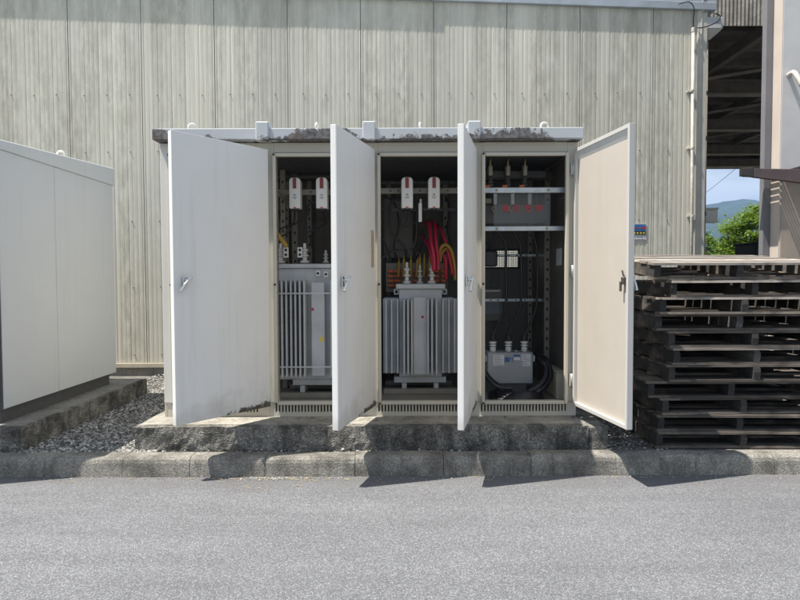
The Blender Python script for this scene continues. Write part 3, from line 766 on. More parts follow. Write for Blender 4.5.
for pts in (((275,205,5.7),(280,214,5.8),(277,226,5.85),(283,240,5.9)),((313,206,6.0),(316,222,6.1),(311,238,6.1),(314,252,6.1))):
    cable('loose_lead',pc(*pts),.010,M_BLACK,'loose thin black lead hanging behind the tied-fin transformer bushings','cable',group='loose leads in the yellow-cable bay')
for i,(pts) in enumerate([
    ((422,236,6.15),(428,244,5.95),(431,252,5.86),(434,271,5.80)),
    ((425,224,6.25),(429.5,224,6.0),(431,240,5.86),(434,256,5.80),(434.5,270,5.80)),
    ((429,224,6.3),(434.5,223,6.05),(436,240,5.88),(438,258,5.83),(438.5,270,5.82)),
    ((434,225,6.35),(440,228,6.1),(445,240,6.0),(449,256,5.98),(453,275,6.0)),
    ((438,250,6.0),(445,258,5.95),(446,268,5.95),(446,279,6.0))]):
    cable('red_cable',pc(*pts),.019,M_CRED,'thick red cable dropping in a bundle to the stepped-fin transformer','cable',group='red cables in the middle bay')
for pts in [((439,258,5.92),(441,248,5.9),(446,245,5.92),(451,250,5.95),(454,262,6.0),(455,280,6.05)),((440,262,5.97),(443,251,5.96),(447.5,249,5.98),(451,256,6.0),(452,275,6.05))]:
    cable('yellow_cable',pc(*pts),.017,M_CYEL,'dull yellow cable arched over beside the red cables','cable',group='yellow cable arches')
# terminal strip with orange covers and yellow-sheathed tails
tb=thing('terminal_block','grey terminal rack with rows of orange covers behind the bushings','terminal block',P(412,290,6.3))
rect(386,263,446,292,6.35,.03,'rack_plate',M_RAIL,tb,.004)
for r in range(4):
    for px in (388,394.5,401,413,427,434,441):
        if (px in (401,) and r==2): continue
        rect(px,270+r*4.7,px+(6 if px<410 else 5),272.8+r*4.7,6.31,.05,'orange_cover',M_ORANGE,tb,.004)
for px,y0 in ((399,258),(404,256),(411,256),(417.5,252),(420,253),(424.5,253),(429.5,256)):
    a=P(px,y0,6.2); b=P(px+random.uniform(-1,1),277,6.2); m=MB(); m.tube([a,(a.x,6.2,(a.z+b.z)/2),b],[.006]*3+[.014]*20,7); o=m.build('cable_tail',M_CYEL,tb,smooth=True)
fs=thing('fuse_stick','slim white fuse stick hanging between two cutout switches','fuse',P(421,223,5.6))
a=P(420.5,222,5.62); b=P(421,203,5.62)
m=MB(); m.box(a.x-.016,a.x+.016,5.61,5.635,a.z,b.z); m.build('stick_body',M_WHITE,fs,.005)
m=MB(); m.tube([(b.x,5.622,b.z),(b.x,5.622,b.z+.035)],.009,8,False); m.build('stick_tip',M_WHITE,fs)

# high-voltage bay: disconnector, acrylic guard, capacitor, cables
dcs=thing('disconnector_switch','three-pole disconnector with brass jaws behind the clear warning sheet','disconnect switch',P(508,228,5.62))
rect(483,172,546,179,5.75,.04,'insulator_beam',M_BASE,dcs,.004)
rect(482,205,549,224,5.74,.02,'rear_plate',M_BASE,dcs,.004)
for px in (490.5,508,525):
    a=P(px,178,5.66); b=P(px+1,164,5.66)
    m=MB(); m.box(a.x-.022,a.x+.022,5.62,5.70,a.z+.01,b.z-.02); m.build('jaw',plain('tarnished_jaw',(.36,.34,.29),.4,.5),dcs,.008)
    m=MB(); m.tube([(a.x-.005,5.61,b.z-.03),(a.x-.008,5.6,b.z),(a.x-.002,5.6,b.z+.03)],.010,8); m.build('contact_tip',M_BRASS,dcs,smooth=True)
    c=P(px,187,5.66); m=MB(); m.lathe((a.x+.004,5.665,c.z),[(.026,0),(.03,.02),(.02,.03),(.03,.05),(.02,.06),(.026,.08),(.02,a.z-c.z)],12); m.build('post_insulator',M_BASE,dcs)
    rect(px-5.5,185.7,px-.5,188,5.62,.02,'orange_tag',M_ORANGE,dcs)
    rect(px+3,194,px+6.5,205,5.66,.02,'blade',plain('blade_grey',(.42,.42,.42),.4,.4),dcs,.003)
    e=P(px+3.5,209,5.65); m=MB(); m.torus((e.x,5.65,e.z),.02,.007,.4); m.tube([(e.x,5.65,e.z-.02),(e.x+.005,5.65,e.z-.045)],.009,7,False); m.build('jaw_ring',M_BRASS,dcs,smooth=True)
rect(479.5,177,482.5,202,5.63,.05,'side_block',M_GREEN,dcs,.003)
rect(483,199,492,204,5.7,.03,'meter_block',M_RAIL,dcs,.003)
gs=thing('warning_sheet','clear acrylic guard sheet lettered in red between two steel strips','warning sign',P(522,227,5.40))
rect(494,192,550.5,227.5,5.405,.004,'acrylic_sheet',M_ACR,gs)
for ch,px in zip('高圧危険',(506,517,528.5,539.5)):
    c=P(px,209,5.395); text('red_character',ch,.066,M_PRED,gs,c)
bolts=MB()
for px,py in ((497,190.6),(549,190.6),(497,229),(547,229)):
    c=P(px,py,5.36); bolts.lathe((c.x,5.36,c.z),[(.011,0),(.011,.005),(.006,.006),(.006,.012)],8,'y')
bolts.build('fixing_bolts',M_BRASS,gs)
ct=thing('current_transformer','black ring-shaped current transformer hanging in front of the meshed vent','current transformer',P(490,266,5.85))
a=P(484.5,251,5.9); b=P(497,267,5.9); m=MB(); m.box(a.x,b.x,5.85,5.97,b.z,a.z); m.build('core_block',M_BLACK,ct,.02,seg=3)
m=MB(); cc=P(484,257,5.88); m.torus((cc.x,5.88,cc.z),.055,.017,.3); m.build('cable_ring',M_BLACK,ct,smooth=True)
for i,pts in enumerate([((479,233,5.8),(486,243,5.85),(491,251,5.9)),((487,231,5.85),(490,243,5.88),(492,251,5.9)),((495,231,5.85),(493,243,5.88),(492.5,251,5.9))]):
    cable('black_lead',pc(*pts),.010,M_BLACK,'thin black lead gathering into the black ring-shaped block','cable',group='leads into the current transformer')
for i,(pts,lab) in enumerate([
    (((497,231,5.7),(503,238,5.7),(506,247,5.7),(506,270,5.72),(506,302,5.72),(501,318,5.75),(494,333,5.78),(493,340,5.78)),'black high-voltage cable bending over to the capacitor bushing beside the post'),
    (((513,231,5.7),(519,242,5.7),(521,252,5.7),(521,300,5.72),(516,318,5.75),(509,332,5.78),(508,340,5.78)),'black high-voltage cable coming down to the middle capacitor bushing'),
    (((532,231,5.7),(536,244,5.7),(537.5,258,5.7),(537,300,5.72),(533,318,5.75),(526,332,5.78),(524.5,340,5.78)),'black high-voltage cable coming down to the bushing beside the coiled cable')]):
    cable('high_voltage_cable',pc(*pts),.0125,M_BLACK,lab)
cable('black_lead',pc((480,250,5.5),(480.5,300,5.5),(480,345,5.52),(484,372,5.5),(496,386,5.46),(512,389,5.45)),.016,M_BLACK,'thick black cable running down the post and under the capacitor')
cap=thing('capacitor_tank','grey high-voltage capacitor tank with three porcelain bushings and paper labels','capacitor',P(510,386,5.75))
d=5.70; a=P(487.5,353,d); b=P(532.5,384,d)
m=MB(); cc=.10
m.prism([(a.x,a.z),(b.x,a.z),(b.x,b.z),(a.x+cc*1.05,b.z),(a.x+cc*.35,b.z+cc*.6),(a.x,b.z+cc*1.15)],d,d+.22,'y'); m.build('tank_body',plain('capacitor_grey_paint',(.30,.315,.33),.45,0,.12,5),cap,.008,seg=2)
m=MB(); m.box(a.x+.11,b.x-.02,d+.03,d+.2,ZP+.092,b.z-.001); m.build('stand',M_BASE,cap)
for px in (493,508.5,524.5):
    q=P(px,352.6,5.78); h=P(px,341,5.78).z-q.z
    m=MB(); m.lathe((q.x,5.80,q.z-.004),[(.026,0),(.030,h*.25),(.030,h*.45),(.018,h*.5),(.034,h*.58),(.034,h*.66),(.018,h*.72),(.036,h*.82),(.036,h*.95),(.02,h)],14); bs=m.build('bushing',M_PORC,cap,smooth=False)
    m=MB(); m.lathe((q.x,5.80,q.z-.003+h),[(.030,0),(.032,.03),(.027,.05),(.016,.075)],12); m.build('rubber_boot',M_BLACK,bs)
m=MB(); q=P(516.5,352.6,5.78); m.lathe((q.x,5.80,q.z-.002),[(.011,0),(.011,.018)],8); m.build('filler_plug',M_PORC,cap)
for s,px in ((-1,487.3),(1,532.7)):
    q=P(px,359,d+.05); m=MB(); xa,xb=sorted((q.x+s*.001,q.x+s*.02)); m.box(xa,xb,d+.05,d+.12,q.z-.03,q.z+.03); m.build('lifting_lug',M_TRAFO,cap,.003)
for (x0,y0,x1,y1) in ((493,355.2,503.7,366),(521.3,354.8,530.3,361.2),(522.8,361.8,530.3,366.5)):
    o=rect(x0,y0,x1,y1,d-.001,.002,'paper_label',M_PAPER,cap)
    m=MB(); yy=y0+1.2
    while yy<y1-1:
        q0=P(x0+.8,yy,d-.0035); q1=P(x1-random.uniform(.8,4),yy+.5,d-.0035); m.box(q0.x,q1.x,d-.005,d-.0035,q1.z,q0.z); yy+=1.7
    m.build('label_print',M_PRINT,o)
rect(504.6,357.6,508.8,362.4,d-.001,.002,'blue_mark',M_BLUE,cap)
rect(513.4,355,520,357.2,d-.001,.002,'blue_band',M_BLUE,cap); rect(513.6,357.6,519.8,360.6,d-.001,.002,'paper_label',M_PAPER,cap)
text('rating_number','75',.052,M_BLUE,cap,P(511,360.2,d-.002))
coil=MB()
for k in range(5):
    r0=.21-.022*k; pts=[]; cx_=P(515,389,5.62).x+.01*k
    for i in range(17):
        t=2*math.pi*i/16; pts.append((cx_+r0*1.15*math.cos(t),5.60+(.24-.01*k)*math.sin(t),ZP+.113+.014*k+.006*math.sin(3*t+k)))
    coil.tube(pts,.021,8)
tag(coil.build('coiled_cable',M_BLACK,None,smooth=True),'thick black cable coiled flat around the capacitor on the cabinet floor','cable')
lp=MB(); lp.tube(pc((528,392,5.5),(538,387,5.5),(545,378,5.55),(546,368,5.62),(541,361,5.7),(532,359,5.96)),.026,9)
lp.tube(pc((530,395,5.48),(541,390,5.5),(549,380,5.58),(549,368,5.66),(543,358,5.76),(533,356,5.98)),.026,9)
tag(lp.build('cable_loop',M_BLACK,None,smooth=True),'two thick black cables looping up beside the capacitor','cable')
jb=thing('junction_box','small beige steel box on the floor at the end wall','box',P(560,395,5.6))
a=P(556.5,373,5.52); b=P(567,394,5.52); m=MB(); m.box(a.x,b.x+.02,5.52,5.95,ZP+.092,a.z); m.build('box_body',M_BEIGE,jb,.006)
m=MB(); m.box(a.x-.006,b.x+.022,5.515,5.955,a.z+.0005,a.z+.012); m.build('box_lid',M_BEIGE,jb,.004)
nb=thing('paper_notice','pale paper notice with a window frame on the rear wall of the capacitor bay','notice',P(491,305,6.9))
rect(482,289,502,321,6.93,.01,'notice_frame',M_RAIL,nb,.003); rect(485,299,499,314,6.918,.003,'paper_sheet',plain('grey_paper',(.34,.37,.40),.7),nb)
rect(484,290.5,500,292,6.918,.003,'clip_bar',M_STEEL,nb)
for i,(px0,py0,px1,py1) in enumerate(((563,247,567,266),)):
    q=P(px0,py0,5.75); 
    m=MB(); m.box(1.5055,1.5110,5.62,5.80,P(0,266,5.7).z,P(0,249,5.7).z); tag(m.build('end_wall_notice',M_PAPER,None),'small pale notice stuck on the inner end wall of the cabinet','notice')

# ------------------------------------------------------------------ closed cabinet with its plinth
lpz=.33
lp_=thing('concrete_plinth','low mossy concrete plinth under the plain grey-white cabinet','plinth',(-4.6,6,GZ-.02))
rough_block(-7.5,-3.115,4.86,7.33,.05,lpz,.010,.06).build('plinth_slab',M_PLINTH,lp_)
m=MB(); m.box(-7.4,-3.14,4.95,7.25,lpz-.02,lpz+.004); m.build('screed_top',M_FOUND,lp_)
# its right edge face gets its own chipped cast face
m=rough_block(4.87,7.32,0,.03,.06,lpz-.004,.010,.04)
mm=MB(); mm.add([(-3.114+.012+(-v.y)+.0,v.x,v.z) for v in m.v],m.f); mm.build('cast_edge',M_PLINTH,lp_)
lc=thing('plain_cabinet','plain grey-white steel cabinet casting shade over the gravel strip','cabinet',(-4.5,6,lpz))
XL=P(1.2,300,4.99).x; y0,y1=4.985,6.98; zb=P(5,408,4.99).z; zt=P(0,147,4.99).z
seamy=P(0,0,1).y; ys=XL/((57-400)/F)   # depth where the side seam sits
for a,b in ((y0+.006,ys-.003),(ys+.003,y1)):
    m=MB(); m.box(XL-.03,XL,a,b,zb,zt); m.build('side_panel',M_LEFT,lc,.004)
m=MB(); m.box(XL-2.6,XL-.034,y0+.01,y1-.01,zb,zt-.002); m.build('shell',M_LEFT,lc)
m=MB(); m.box(XL-.045,XL-.005,y0-.004,y0+.004,zb-.004,zt); m.build('front_corner_post',M_BASE,lc)
m=MB(); m.box(XL-.085,XL-.04,4.40,y0-.006,zb+.02,zt-.05); od=m.build('door',M_LEFT,lc,.004)
m=MB(); m.cbox((XL-.03,4.48,1.5),(.018,.035,.12)); m.build('handle',M_CHROME,od,.004)
for k in range(1,3):
    m=MB(); m.box(XL-.86-.86*k,XL-.05-.86*k,y0-.035,y0+.008,zb+.02,zt-.05); dd=m.build('door',M_LEFT,lc,.004)
    m=MB(); m.cbox((XL-.14-.86*k,y0-.045,1.5),(.035,.018,.12)); m.build('handle',M_CHROME,dd,.004)
m=MB(); m.box(XL-2.5,XL-.06,y0+.05,y1-.05,lpz+.005,zb-.001); m.build('recessed_base',M_BASE,lc)
zr0=P(0,136,4.93).z; zr1=P(117,167.5,7.0).z; zrb1=P(117,181,7.0).z
m=MB(); m.prism([(4.95,zt+.001),(7.01,zt+.001),(7.01,zr1),(4.95,zr0)],XL-2.7,XL+.014,'x'); m.build('roof',M_LEFT,lc,.006)
c=P(90,158,6.0); m=MB(); m.torus((XL-.15,6.2,zr1-.0),.032,.011,.3); m.build('lifting_eye',M_CAB,lc,smooth=True)

# ------------------------------------------------------------------ pallets
PWX,PDY,PH=1.42,1.10,.140
def board_mesh(l,wd,t,mat,seed,axis='x'):
    """one plank with slightly wavy, chipped edges"""
    rnd=random.Random(seed); m=MB(); n=9; vs=[]; fs=[]
    wob=[rnd.uniform(-.004,.004) for _ in range(n+1)]
    if rnd.random()<.5: wob[rnd.randint(1,n-1)]-=.012
    for i in range(n+1):
        s=-l/2+l*i/n; dz=rnd.uniform(-.0015,.0015)
        for (u,v) in ((-wd/2+wob[i]*-1,0),(wd/2,0),(wd/2,t),(-wd/2+wob[i]*-1+.002,t+dz)):
            vs.append((s,u,v) if axis=='x' else (u,s,v))
    for i in range(n):
        for j in range(4): fs.append((i*4+j,i*4+(j+1)%4,(i+1)*4+(j+1)%4,(i+1)*4+j))
    fs.append((0,1,2,3)); fs.append((n*4+3,n*4+2,n*4+1,n*4))
    m.add(vs,fs); return m.build('plank',mat,me_only=True)
BD=[board_mesh(PWX,.105,.019,M_WOOD,k) for k in range(5)]
BT=[board_mesh(PWX,.118,.019,M_WOODT,20+k) for k in range(3)]
def stringer_mesh(seed):
    rnd=random.Random(seed); m=MB(); h=PH-.040; l=PDY-.01; c=.02
    poly=[(-l/2+c*rnd.random(),0),(l/2,0),(l/2,h),(-l/2+c*rnd.random()*.6,h),(-l/2-.004,h*.6)]
    m.prism(poly,-.026,.026,'x')
    me=m.build('stringer',M_WOODS,me_only=True); return me
ST=[stringer_mesh(40+k) for k in range(3)]
m=MB(); m.box(-PWX/4+.03,PWX/4-.03,-.008,.008,0,PH-.042); RB=m.build('added_end_board',M_WOODS,me_only=True)  # board added to close the rear against light showing through the gaps
corner=[655,670,661,661,670,672,672,653,663,663,660]     # px of each front left corner, top to bottom
words=['topmost, tilted pallet with boards in a sunlit tone','second pallet from the top','third pallet from the top','fourth pallet from the top','fifth pallet from the top',
       'sixth pallet from the top, middle one','fifth pallet from the ground','fourth pallet from the ground','third pallet from the ground','second pallet from the ground','bottom pallet resting on the gravel']
rp=random.Random(3)
for k in range(11):
    lvl=10-k; z=GZ-.012+PH*lvl
    xl_=P(corner[k],300,4.93).x; yy=4.915+rp.uniform(0,.07); rz=R(rp.uniform(-1.9,2.2))
    Mx=Matrix.Translation((xl_+PWX/2,yy+PDY/2,z))@Matrix.Rotation(rz,4,'Z')
    if k==0: Mx=Matrix.Translation((xl_+PWX/2,4.94+PDY/2,z+.056))@Matrix.Rotation(R(5.3),4,'X')@Matrix.Rotation(R(-.6),4,'Z')
    t=thing('wooden_pallet','%s, dark weathered wood stack beside the open cabinet door'%words[k] if k else words[0]+' capping the dark stack','pallet',M=Mx,group='wooden pallets stacked by the cabinet')
    for i,x in enumerate((-PWX/2+.03,rp.uniform(-.03,.03)-.0,PWX/2-.03)):
        inst('stringer',rp.choice(ST),t,(x,rp.uniform(-.012,.004),.0195))
    if k: 
        for x in (-PWX/4,PWX/4): inst('added_end_board',RB,t,(x,PDY/2-.015,.0205))
    nb_=7
    for i in range(nb_):
        y=-PDY/2+.055+(PDY-.11)*i/(nb_-1)
        inst('deck_board',rp.choice(BT if k==0 or (i==0 and k in (1,2,5)) else BD),t,(rp.uniform(-.02,.014),y+rp.uniform(-.012,.012),PH-.0200),(R(rp.uniform(-1.2,1.2)),R(rp.uniform(-.16,.16)),R(rp.uniform(-.6,.6))))
    for i in range(4):
        y=-PDY/2+.055+(PDY-.11)*i/3
        inst('bottom_board',rp.choice(BD),t,(rp.uniform(-.012,.012),y+rp.uniform(-.006,.006),0.0),(0,R(rp.uniform(-.1,.1)),R(rp.uniform(-.3,.3))))
for px,yy,ln in ((720,5.15,.11),(664,5.7,.1),(790,5.6,.12)):
    c=P(px,271,yy); z=GZ-.012+PH*10+.0
    m=MB(); hh=.085 if yy>5.4 else .05
    m.prism([(c.x-.055,z),(c.x+.05,z),(c.x+.055,z+hh*.5),(c.x+.03,z+hh),(c.x-.05,z+hh)],yy,yy+ln,'y')
    tag(m.build('timber_wedge',M_WOODL,None,.004),'small pale split timber wedge propping up the tilted top pallet','wood block','timber wedges under the top pallet')

# ------------------------------------------------------------------ open shed roof beyond the warehouse corner
sh=thing('open_shed','dark brown steel canopy roof with crossing beams beyond the warehouse corner','shed roof',(6,12,GZ-.02))
SX0,SX1=P(711,30,9.3).x,14.0; SY0,SY1=9.25,19.5
zc=P(740,27,SY0).z
m=MB(); m.box(SX0-.15,SX1,SY0+.06,SY1,zc+.25,zc+.29); m.build('roof_deck',M_SHED,sh)
for k in range(13):
    y=SY0+.5+k*.78; m=MB(); m.box(SX0-.14,SX1-.02,y,y+.07,zc+.12,zc+.249); m.build('purlin',M_SHEDL if k%3==1 else M_SHED,sh)
for k,x in enumerate((SX0+.9,SX0+2.8,SX0+4.7,SX0+6.6,SX0+8.5)):
    m=MB(); m.box(x,x+.12,SY0+.2,SY1-.1,zc-.06,zc+.119); m.build('main_beam',M_SHED,sh)
for y in (11.6,14.4,17.2,SY1-.35):
    m=MB(); m.box(SX0-.14,SX1-.02,y,y+.12,zc-.30,zc-.061); m.build('cross_beam',M_SHED,sh)
    m=MB(); m.box(SX0-.14,SX1-.02,y-.04,y+.16,zc-.325,zc-.301); m.build('beam_flange',M_SHEDL,sh)
for (xa,ya,xb,yb) in ((SX0,12.,SX0+3.6,9.6),(SX0,15.4,SX0+4,12.2),(SX0+.2,18.6,SX0+4.4,15.2)):
    m=MB(); m.tube([(xa,ya,zc-.10),(xb,yb,zc-.10)],.045,4,False); m.build('diagonal_brace',M_SHEDL,sh)
m=MB(); m.box(SX0-.14,SX1-.02,SY1-.1,SY1,zc-.33,zc+.249); m.build('rear_fascia',M_SHED,sh)
# corrugated front fascia
m=MB(); n=320; vs=[];fs=[]
fx1=SX1
for i in range(n*2+1):
    x=SX0-.15+(fx1-SX0+.15)*i/(n*2); y=SY0+.005*math.sin(i*math.pi*.5)
    vs+=[(x,y,zc),(x,y,zc+1.3),(x,y+.01,zc),(x,y+.01,zc+1.3)]
for i in range(n*2):
    a=i*4;b=a+4; fs+=[(a,b,b+1,a+1),(a+2,a+3,b+3,b+2),(a,a+2,b+2,b)]
m.add(vs,fs); m.build('corrugated_fascia',M_CORR,sh)
for x,y in ((SX1-.2,SY0+.3),(SX1-.2,SY1-.4)):
    m=MB(); m.box(x,x+.15,y,y+.15,0.1,zc-.0); m.build('post',M_SHED,sh)
# beam stub, its white colour standing in for sunlight, and dark machine seen through the passage
bs=thing('lit_tone_beam_stub','short beam end in a sunlit white poking out behind the warehouse corner','beam',P(712,222,12))
a=P(690,210.5,12); b=P(718,222,12); m=MB(); m.box(a.x,b.x,12,12.12,b.z,a.z); m.build('beam_web',M_WHITE,bs,.004)
m=MB(); m.box(a.x,b.x+.004,11.96,12.16,a.z+.0005,a.z+.03); m.box(a.x,b.x+.004,11.96,12.16,b.z-.03,b.z-.0005); m.build('beam_flanges',M_WHITE,bs,.004)
m=MB(); m.box(a.x-.1,a.x+.05,12.17,12.3,GZ-.02,a.z+.03); m.build('beam_post',M_SHEDL,bs)
dk=thing('dark_skip','dark steel bin standing below the tree in the passage','bin',P(770,258,16))
a=P(756,243,16); b=P(790,258,16); m=MB(); m.box(a.x,b.x,16,17,GZ-.02,a.z-.05); m.build('bin_body',M_DARK,dk,.02)
m=MB(); m.box(a.x-.04,b.x+.04,15.96,17.04,a.z-.049,a.z); m.build('bin_rim',M_DARK,dk,.01)

# ------------------------------------------------------------------ rendered building on the right with its slatted awning
rb=thing('rendered_building','pale rendered building corner with a brown slatted awning','building',(5.5,7.5,GZ-.02))
RY=7.0
xa=P(780,200,RY).x
m=MB(); m.box(xa,xa+3.5,RY,RY+.165,0,6.5); m.build('corner_wall',M_STUC,rb,.006)
m=MB(); m.box(xa-.004,xa-.0005,RY+.002,RY+.163,0,6.49); m.build('cream_return',M_STUC2,rb)
xb=P(763.5,200,RY+.17).x
m=MB(); m.box(xb,xa+.4,RY+.17,RY+.25,0,6.5); m.build('corner_post',M_STUC3,rb,.006)
m=MB(); m.box(xa+.75,xa+3.4,RY+.255,RY+.8,0,6.5); m.build('rear_wing',M_STUC3,rb,.006)
c=P(793,75,RY-.06); e=P(803,87,RY-.2); m=MB(); m.tube([(c.x,RY,c.z),(c.x,RY-.1,c.z-.005),(e.x,RY-.2,e.z)],.028,9); m.build('white_bracket',M_PVC,rb,smooth=True)
aw=thing('slatted_awning','dark brown slatted metal awning jutting from the rendered building','awning',P(790,180,6.6))
x0=P(742,173,6.85).x; x1=P(754,173,6.80).x; x2=4.9
def arm(xs,ys,tops,bots,th,name,mat):
    vs=[]
    for x,y,a,b in zip(xs,ys,tops,bots): vs+=[(x,y,b),(x,y+th,b),(x,y,a),(x,y+th,a)]
    m=MB(); m.add(vs,[(0,1,3,2),(4,6,7,5),(0,4,5,1),(2,3,7,6),(0,2,6,4),(1,5,7,3)]); return m.build(name,mat,aw,.004)
zt_=P(742,169.5,6.85).z
def zat(px,py,y): return P(px,py,y).z
p2=P(800,177,6.45)
arm((x0,x1),(6.85,6.80),(zt_,zt_),(zat(742,177,6.85),zat(754,178,6.8)),.05,'end_cap',M_DARK)
sl=(p2.x-x1); ex=(x2-x1)/sl
arm((x1+.001,x2),(6.80,6.80-.35*ex),(zat(754,169.5,6.8),zat(754,169.5,6.8)+(zat(800,170.5,6.45)-zat(754,169.5,6.8))*ex),
    (zat(754,178.3,6.8),zat(754,178.3,6.8)+(zat(800,184,6.45)-zat(754,178.3,6.8))*ex),.05,'front_beam',M_BROWN)
m=MB(); m.box(x0*7.16/6.85+.004,xa-.17,6.905,RY+.15,zt_-.05,zt_-.01); m.build('edge_panel',M_BROWN,aw,.004)
for k in range(5):
    x=xa-.165+k*.032; m=MB(); m.box(x,x+.017,6.86,RY+.15,zt_-.035,zt_-.015); m.build('slat',M_BROWN,aw)
yb_=lambda x: 6.80-.35*(x-x1)/sl+.055
m=MB(); m.prism([(xa+.004,yb_(xa)),(x2,yb_(x2)),(x2,RY-.002),(xa+.004,RY-.002)],zt_-.035,zt_-.012,'z'); m.build('roof_panel',M_BROWN,aw)
m=MB(); m.box(xa+.012,xa+3.3,RY-.014,RY-.001,0.1,zt_-.12); m.build('lower_cladding',plain('tan_cladding',(.40,.335,.27),.6,0,.15,4),rb)

# ------------------------------------------------------------------ tree, far trees, hill
def foliage(name,mat,par,c,rad,n,leaf,seed,clumps=60,flat=.35):
    rnd=random.Random(seed); m=MB(); vs=[];fs=[]
    cl=[]
    while len(cl)<clumps:
        v=Vector((rnd.uniform(-1,1),rnd.uniform(-1,1),rnd.uniform(-1,1)))
        if .25<v.length<1: cl.append((Vector((v.x*rad[0],v.y*rad[1],v.z*rad[2]))+c, rnd.uniform(.18,.42)))
    for i in range(n):
        q,s=cl[i%clumps]
        d=Vector((rnd.gauss(0,1),rnd.gauss(0,1),rnd.gauss(0,flat)))*s*rad[0]*.36
        p=q+d
        a=Vector((rnd.uniform(-1,1),rnd.uniform(-1,1),rnd.uniform(-.5,.3))).normalized()
        b=a.cross(Vector((rnd.uniform(-.4,.4),rnd.uniform(-.4,.4),1))).normalized()
        l=leaf*rnd.uniform(.6,1.3); k=len(vs)
        vs+=[p-a*l*.1,p+a*l*.4+b*l*.27,p+a*l,p+a*l*.4-b*l*.27]; fs.append((k,k+1,k+2,k+3))
    m.v=vs; m.f=fs
    me=bpy.data.meshes.new(name); me.from_pydata([tuple(MW[par.name].inverted()@v) for v in vs],[],fs); me.materials.append(mat)
    o=bpy.data.objects.new(name,me); C.objects.link(o); o.parent=par; return cl
def tree(label,px,py_top,depth,rad,seed,mat,n=14000,leaf=.17,clumps=70,group=None,name='leafy_tree'):
    top=P(px,py_top,depth); base=Vector((top.x,depth,.0)); c=Vector((top.x,depth,top.z-rad[2]*1.0))
    t=thing(name,label,'tree',base,group=group)
    cl=foliage('crown',mat,t,c,rad,n,leaf,seed,clumps)
    m=MB(); m.tube([base,(base.x+.05,depth+.05,c.z*.5),(c.x,c.y,c.z+rad[2]*.5)],[.13*rad[0]/2.2]*6+[.09*rad[0]/2.2]*5+[.04],8)
    for q,s in cl[::3]: m.tube([(base.x,depth,max(.4,c.z-rad[2]*.8)),(base.x*.5+q.x*.5,depth*.5+q.y*.5,(c.z+q.z)/2-.15),q],[.06]*4+[.035]*5+[.012]*6,5)
    m.build('trunk',M_BARK,t,smooth=True)
    return t
tree('bright green leafy tree in full sun beyond the passage',775,204,24,(2.0,2.0,1.8),11,M_LEAF,26000,.13,120)
tree('lower bright green tree spreading beside the taller one in the passage',731,227,26,(1.5,1.5,1.4),12,M_LEAF,13000,.13,60)
tree('dark evergreen tree far behind the sunlit trees',711,234,70,(3.0,2.8,3.2),13,M_LEAFD,8000,.35,50,name='evergreen_tree')
tree('broad dark evergreen tree beyond, next to the hill foot',745,236,80,(4.5,3.5,3.0),14,M_LEAFD,8000,.4,50,name='evergreen_tree')
# wooded ridge
m=MB(); nx,ny=120,26; vs=[];fs=[]
for j in range(ny):
    for i in range(nx):
        x=-900+4200*i/(nx-1); y=1050+1150*j/(ny-1)
        u=j/(ny-1); prof=math.sin(math.pi*min(1,u*.62))**1.1
        pk=202+34*math.sin((x-500)/330)+24*noise.fractal(Vector((x/420,0,1.3)),1,2,4)
        z=pk*prof*1.05+16*noise.fractal(Vector((x/110,y/110,0)),1,2,4)*prof+random.uniform(-1.2,1.2)*prof
        vs.append((x,y,z-6))
for j in range(ny-1):
    for i in range(nx-1): a=j*nx+i; fs.append((a,a+1,a+nx+1,a+nx))
m.add(vs,fs); tag(m.build('hills',M_HILL,smooth=True),kind='structure')
cable('power_line',[P(690,206,40),P(730,175,33),P(790,122,26)],.012,M_BLACK,'thin power line crossing the patch of sky','wire')

# ------------------------------------------------------------------ gravel, grit
def stones(name,n,spot,size,mat,kind='stuff',seed=5,label=None,cat=None):
    rnd=random.Random(seed)
    t=(1+5**.5)/2
    iv=[(-1,t,0),(1,t,0),(-1,-t,0),(1,-t,0),(0,-1,t),(0,1,t),(0,-1,-t),(0,1,-t),(t,0,-1),(t,0,1),(-t,0,-1),(-t,0,1)]
    iv=[Vector(v).normalized() for v in iv]
    fi=[(0,11,5),(0,5,1),(0,1,7),(0,7,10),(0,10,11),(1,5,9),(5,11,4),(11,10,2),(10,7,6),(7,1,8),(3,9,4),(3,4,2),(3,2,6),(3,6,8),(3,8,9),(4,9,5),(2,4,11),(6,2,10),(8,6,7),(9,8,1)]
    vs=[];fs=[]
    for i in range(n):
        p=spot(rnd)
        if p is None: continue
        s=size*rnd.uniform(.55,1.35); Mx=Matrix.Rotation(rnd.uniform(0,6.3),3,'Z')@Matrix.Rotation(rnd.uniform(-.7,.7),3,'X')@Matrix.Diagonal((s,s*rnd.uniform(.55,.9),s*rnd.uniform(.4,.75)))
        k=len(vs)
        vs+=[tuple(Vector(p)+Mx@(v*rnd.uniform(.78,1.15))) for v in iv]; fs+=[(a+k,b+k,c+k) for a,b,c in fi]
    me=bpy.data.meshes.new(name); me.from_pydata(vs,[],fs); me.materials.append(mat)
    o=bpy.data.objects.new(name,me); C.objects.link(o); return tag(o,label,cat,kind=kind)
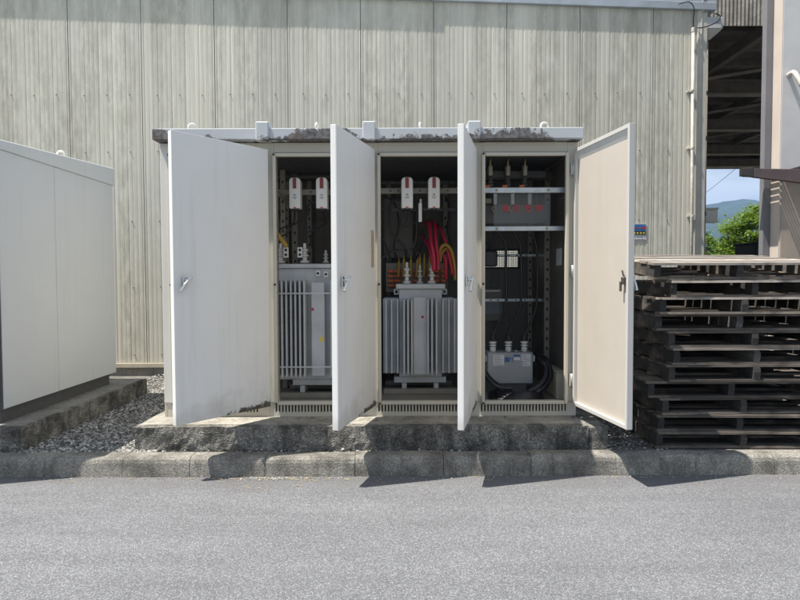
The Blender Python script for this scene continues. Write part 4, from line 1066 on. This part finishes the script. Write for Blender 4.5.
def spot(rnd):
    # mostly the strip between the plinths, some round the rest of the bed
    if rnd.random()<.62: x=rnd.uniform(-3.1,-2.0); y=KB+(YW-KB)*rnd.random()**1.3
    else: x=rnd.uniform(-3.6,2.35); y=rnd.uniform(KB,YW-.02)
    if xl-.01<x<xr2+.01 and 4.9<y<7.33: return None
    if x<-3.11 and 4.85<y<7.34: return None
    if x>2.1 and 4.9<y<6.1: return None
    return (x,y,GZ-.014+rnd.uniform(0,.022))
stones('gravel',46000,spot,.0145,M_GRAV,seed=5,label='grey crushed gravel between the two plinths and the warehouse',cat='gravel')
def grit(rnd):
    x=rnd.choice([rnd.gauss(-1.05,.16),rnd.gauss(-1.0,.35),rnd.uniform(-3,3)])
    return (x,KF-.022-abs(rnd.gauss(0,.035)),.002)
stones('grit',900,grit,.0055,M_GRIT,seed=8,label='pale loose grit swept against the foot of the kerb',cat='grit')
rs=random.Random(9); m=MB()
for i in range(46):
    x=rs.choice([rs.gauss(-1.0,.35),rs.uniform(-3,3)]); y=KF-.04-abs(rs.gauss(0,.12)); a=rs.uniform(-.5,.5); l=rs.uniform(.02,.07)
    m.tube([(x,y,.005),(x+l*.5*math.cos(a),y+l*.5*math.sin(a),.009),(x+l*math.cos(a),y+l*math.sin(a),.004)],.0016,4,False)
tag(m.build('straw_litter',M_STRAW),'thin dry straw bits lying along the kerb foot','litter',kind='stuff')

# ------------------------------------------------------------------ haze
hz=MB(); hz.box(-2500,4800,-400,2600,-1.2,330)
ho=hz.build('haze',None); ho['kind']='stuff'; ho['label']='thin blue summer haze in the air'; ho['category']='haze'
hm=bpy.data.materials.new('haze_air'); hm.use_nodes=True; ht=hm.node_tree; ht.nodes.clear()
pv=ht.nodes.new('ShaderNodeVolumePrincipled'); pv.inputs['Color'].default_value=(.32,.56,1.0,1); pv.inputs['Density'].default_value=.0003; pv.inputs['Anisotropy'].default_value=.2
out=ht.nodes.new('ShaderNodeOutputMaterial'); ht.links.new(pv.outputs[0],out.inputs['Volume']); ho.data.materials.append(hm)
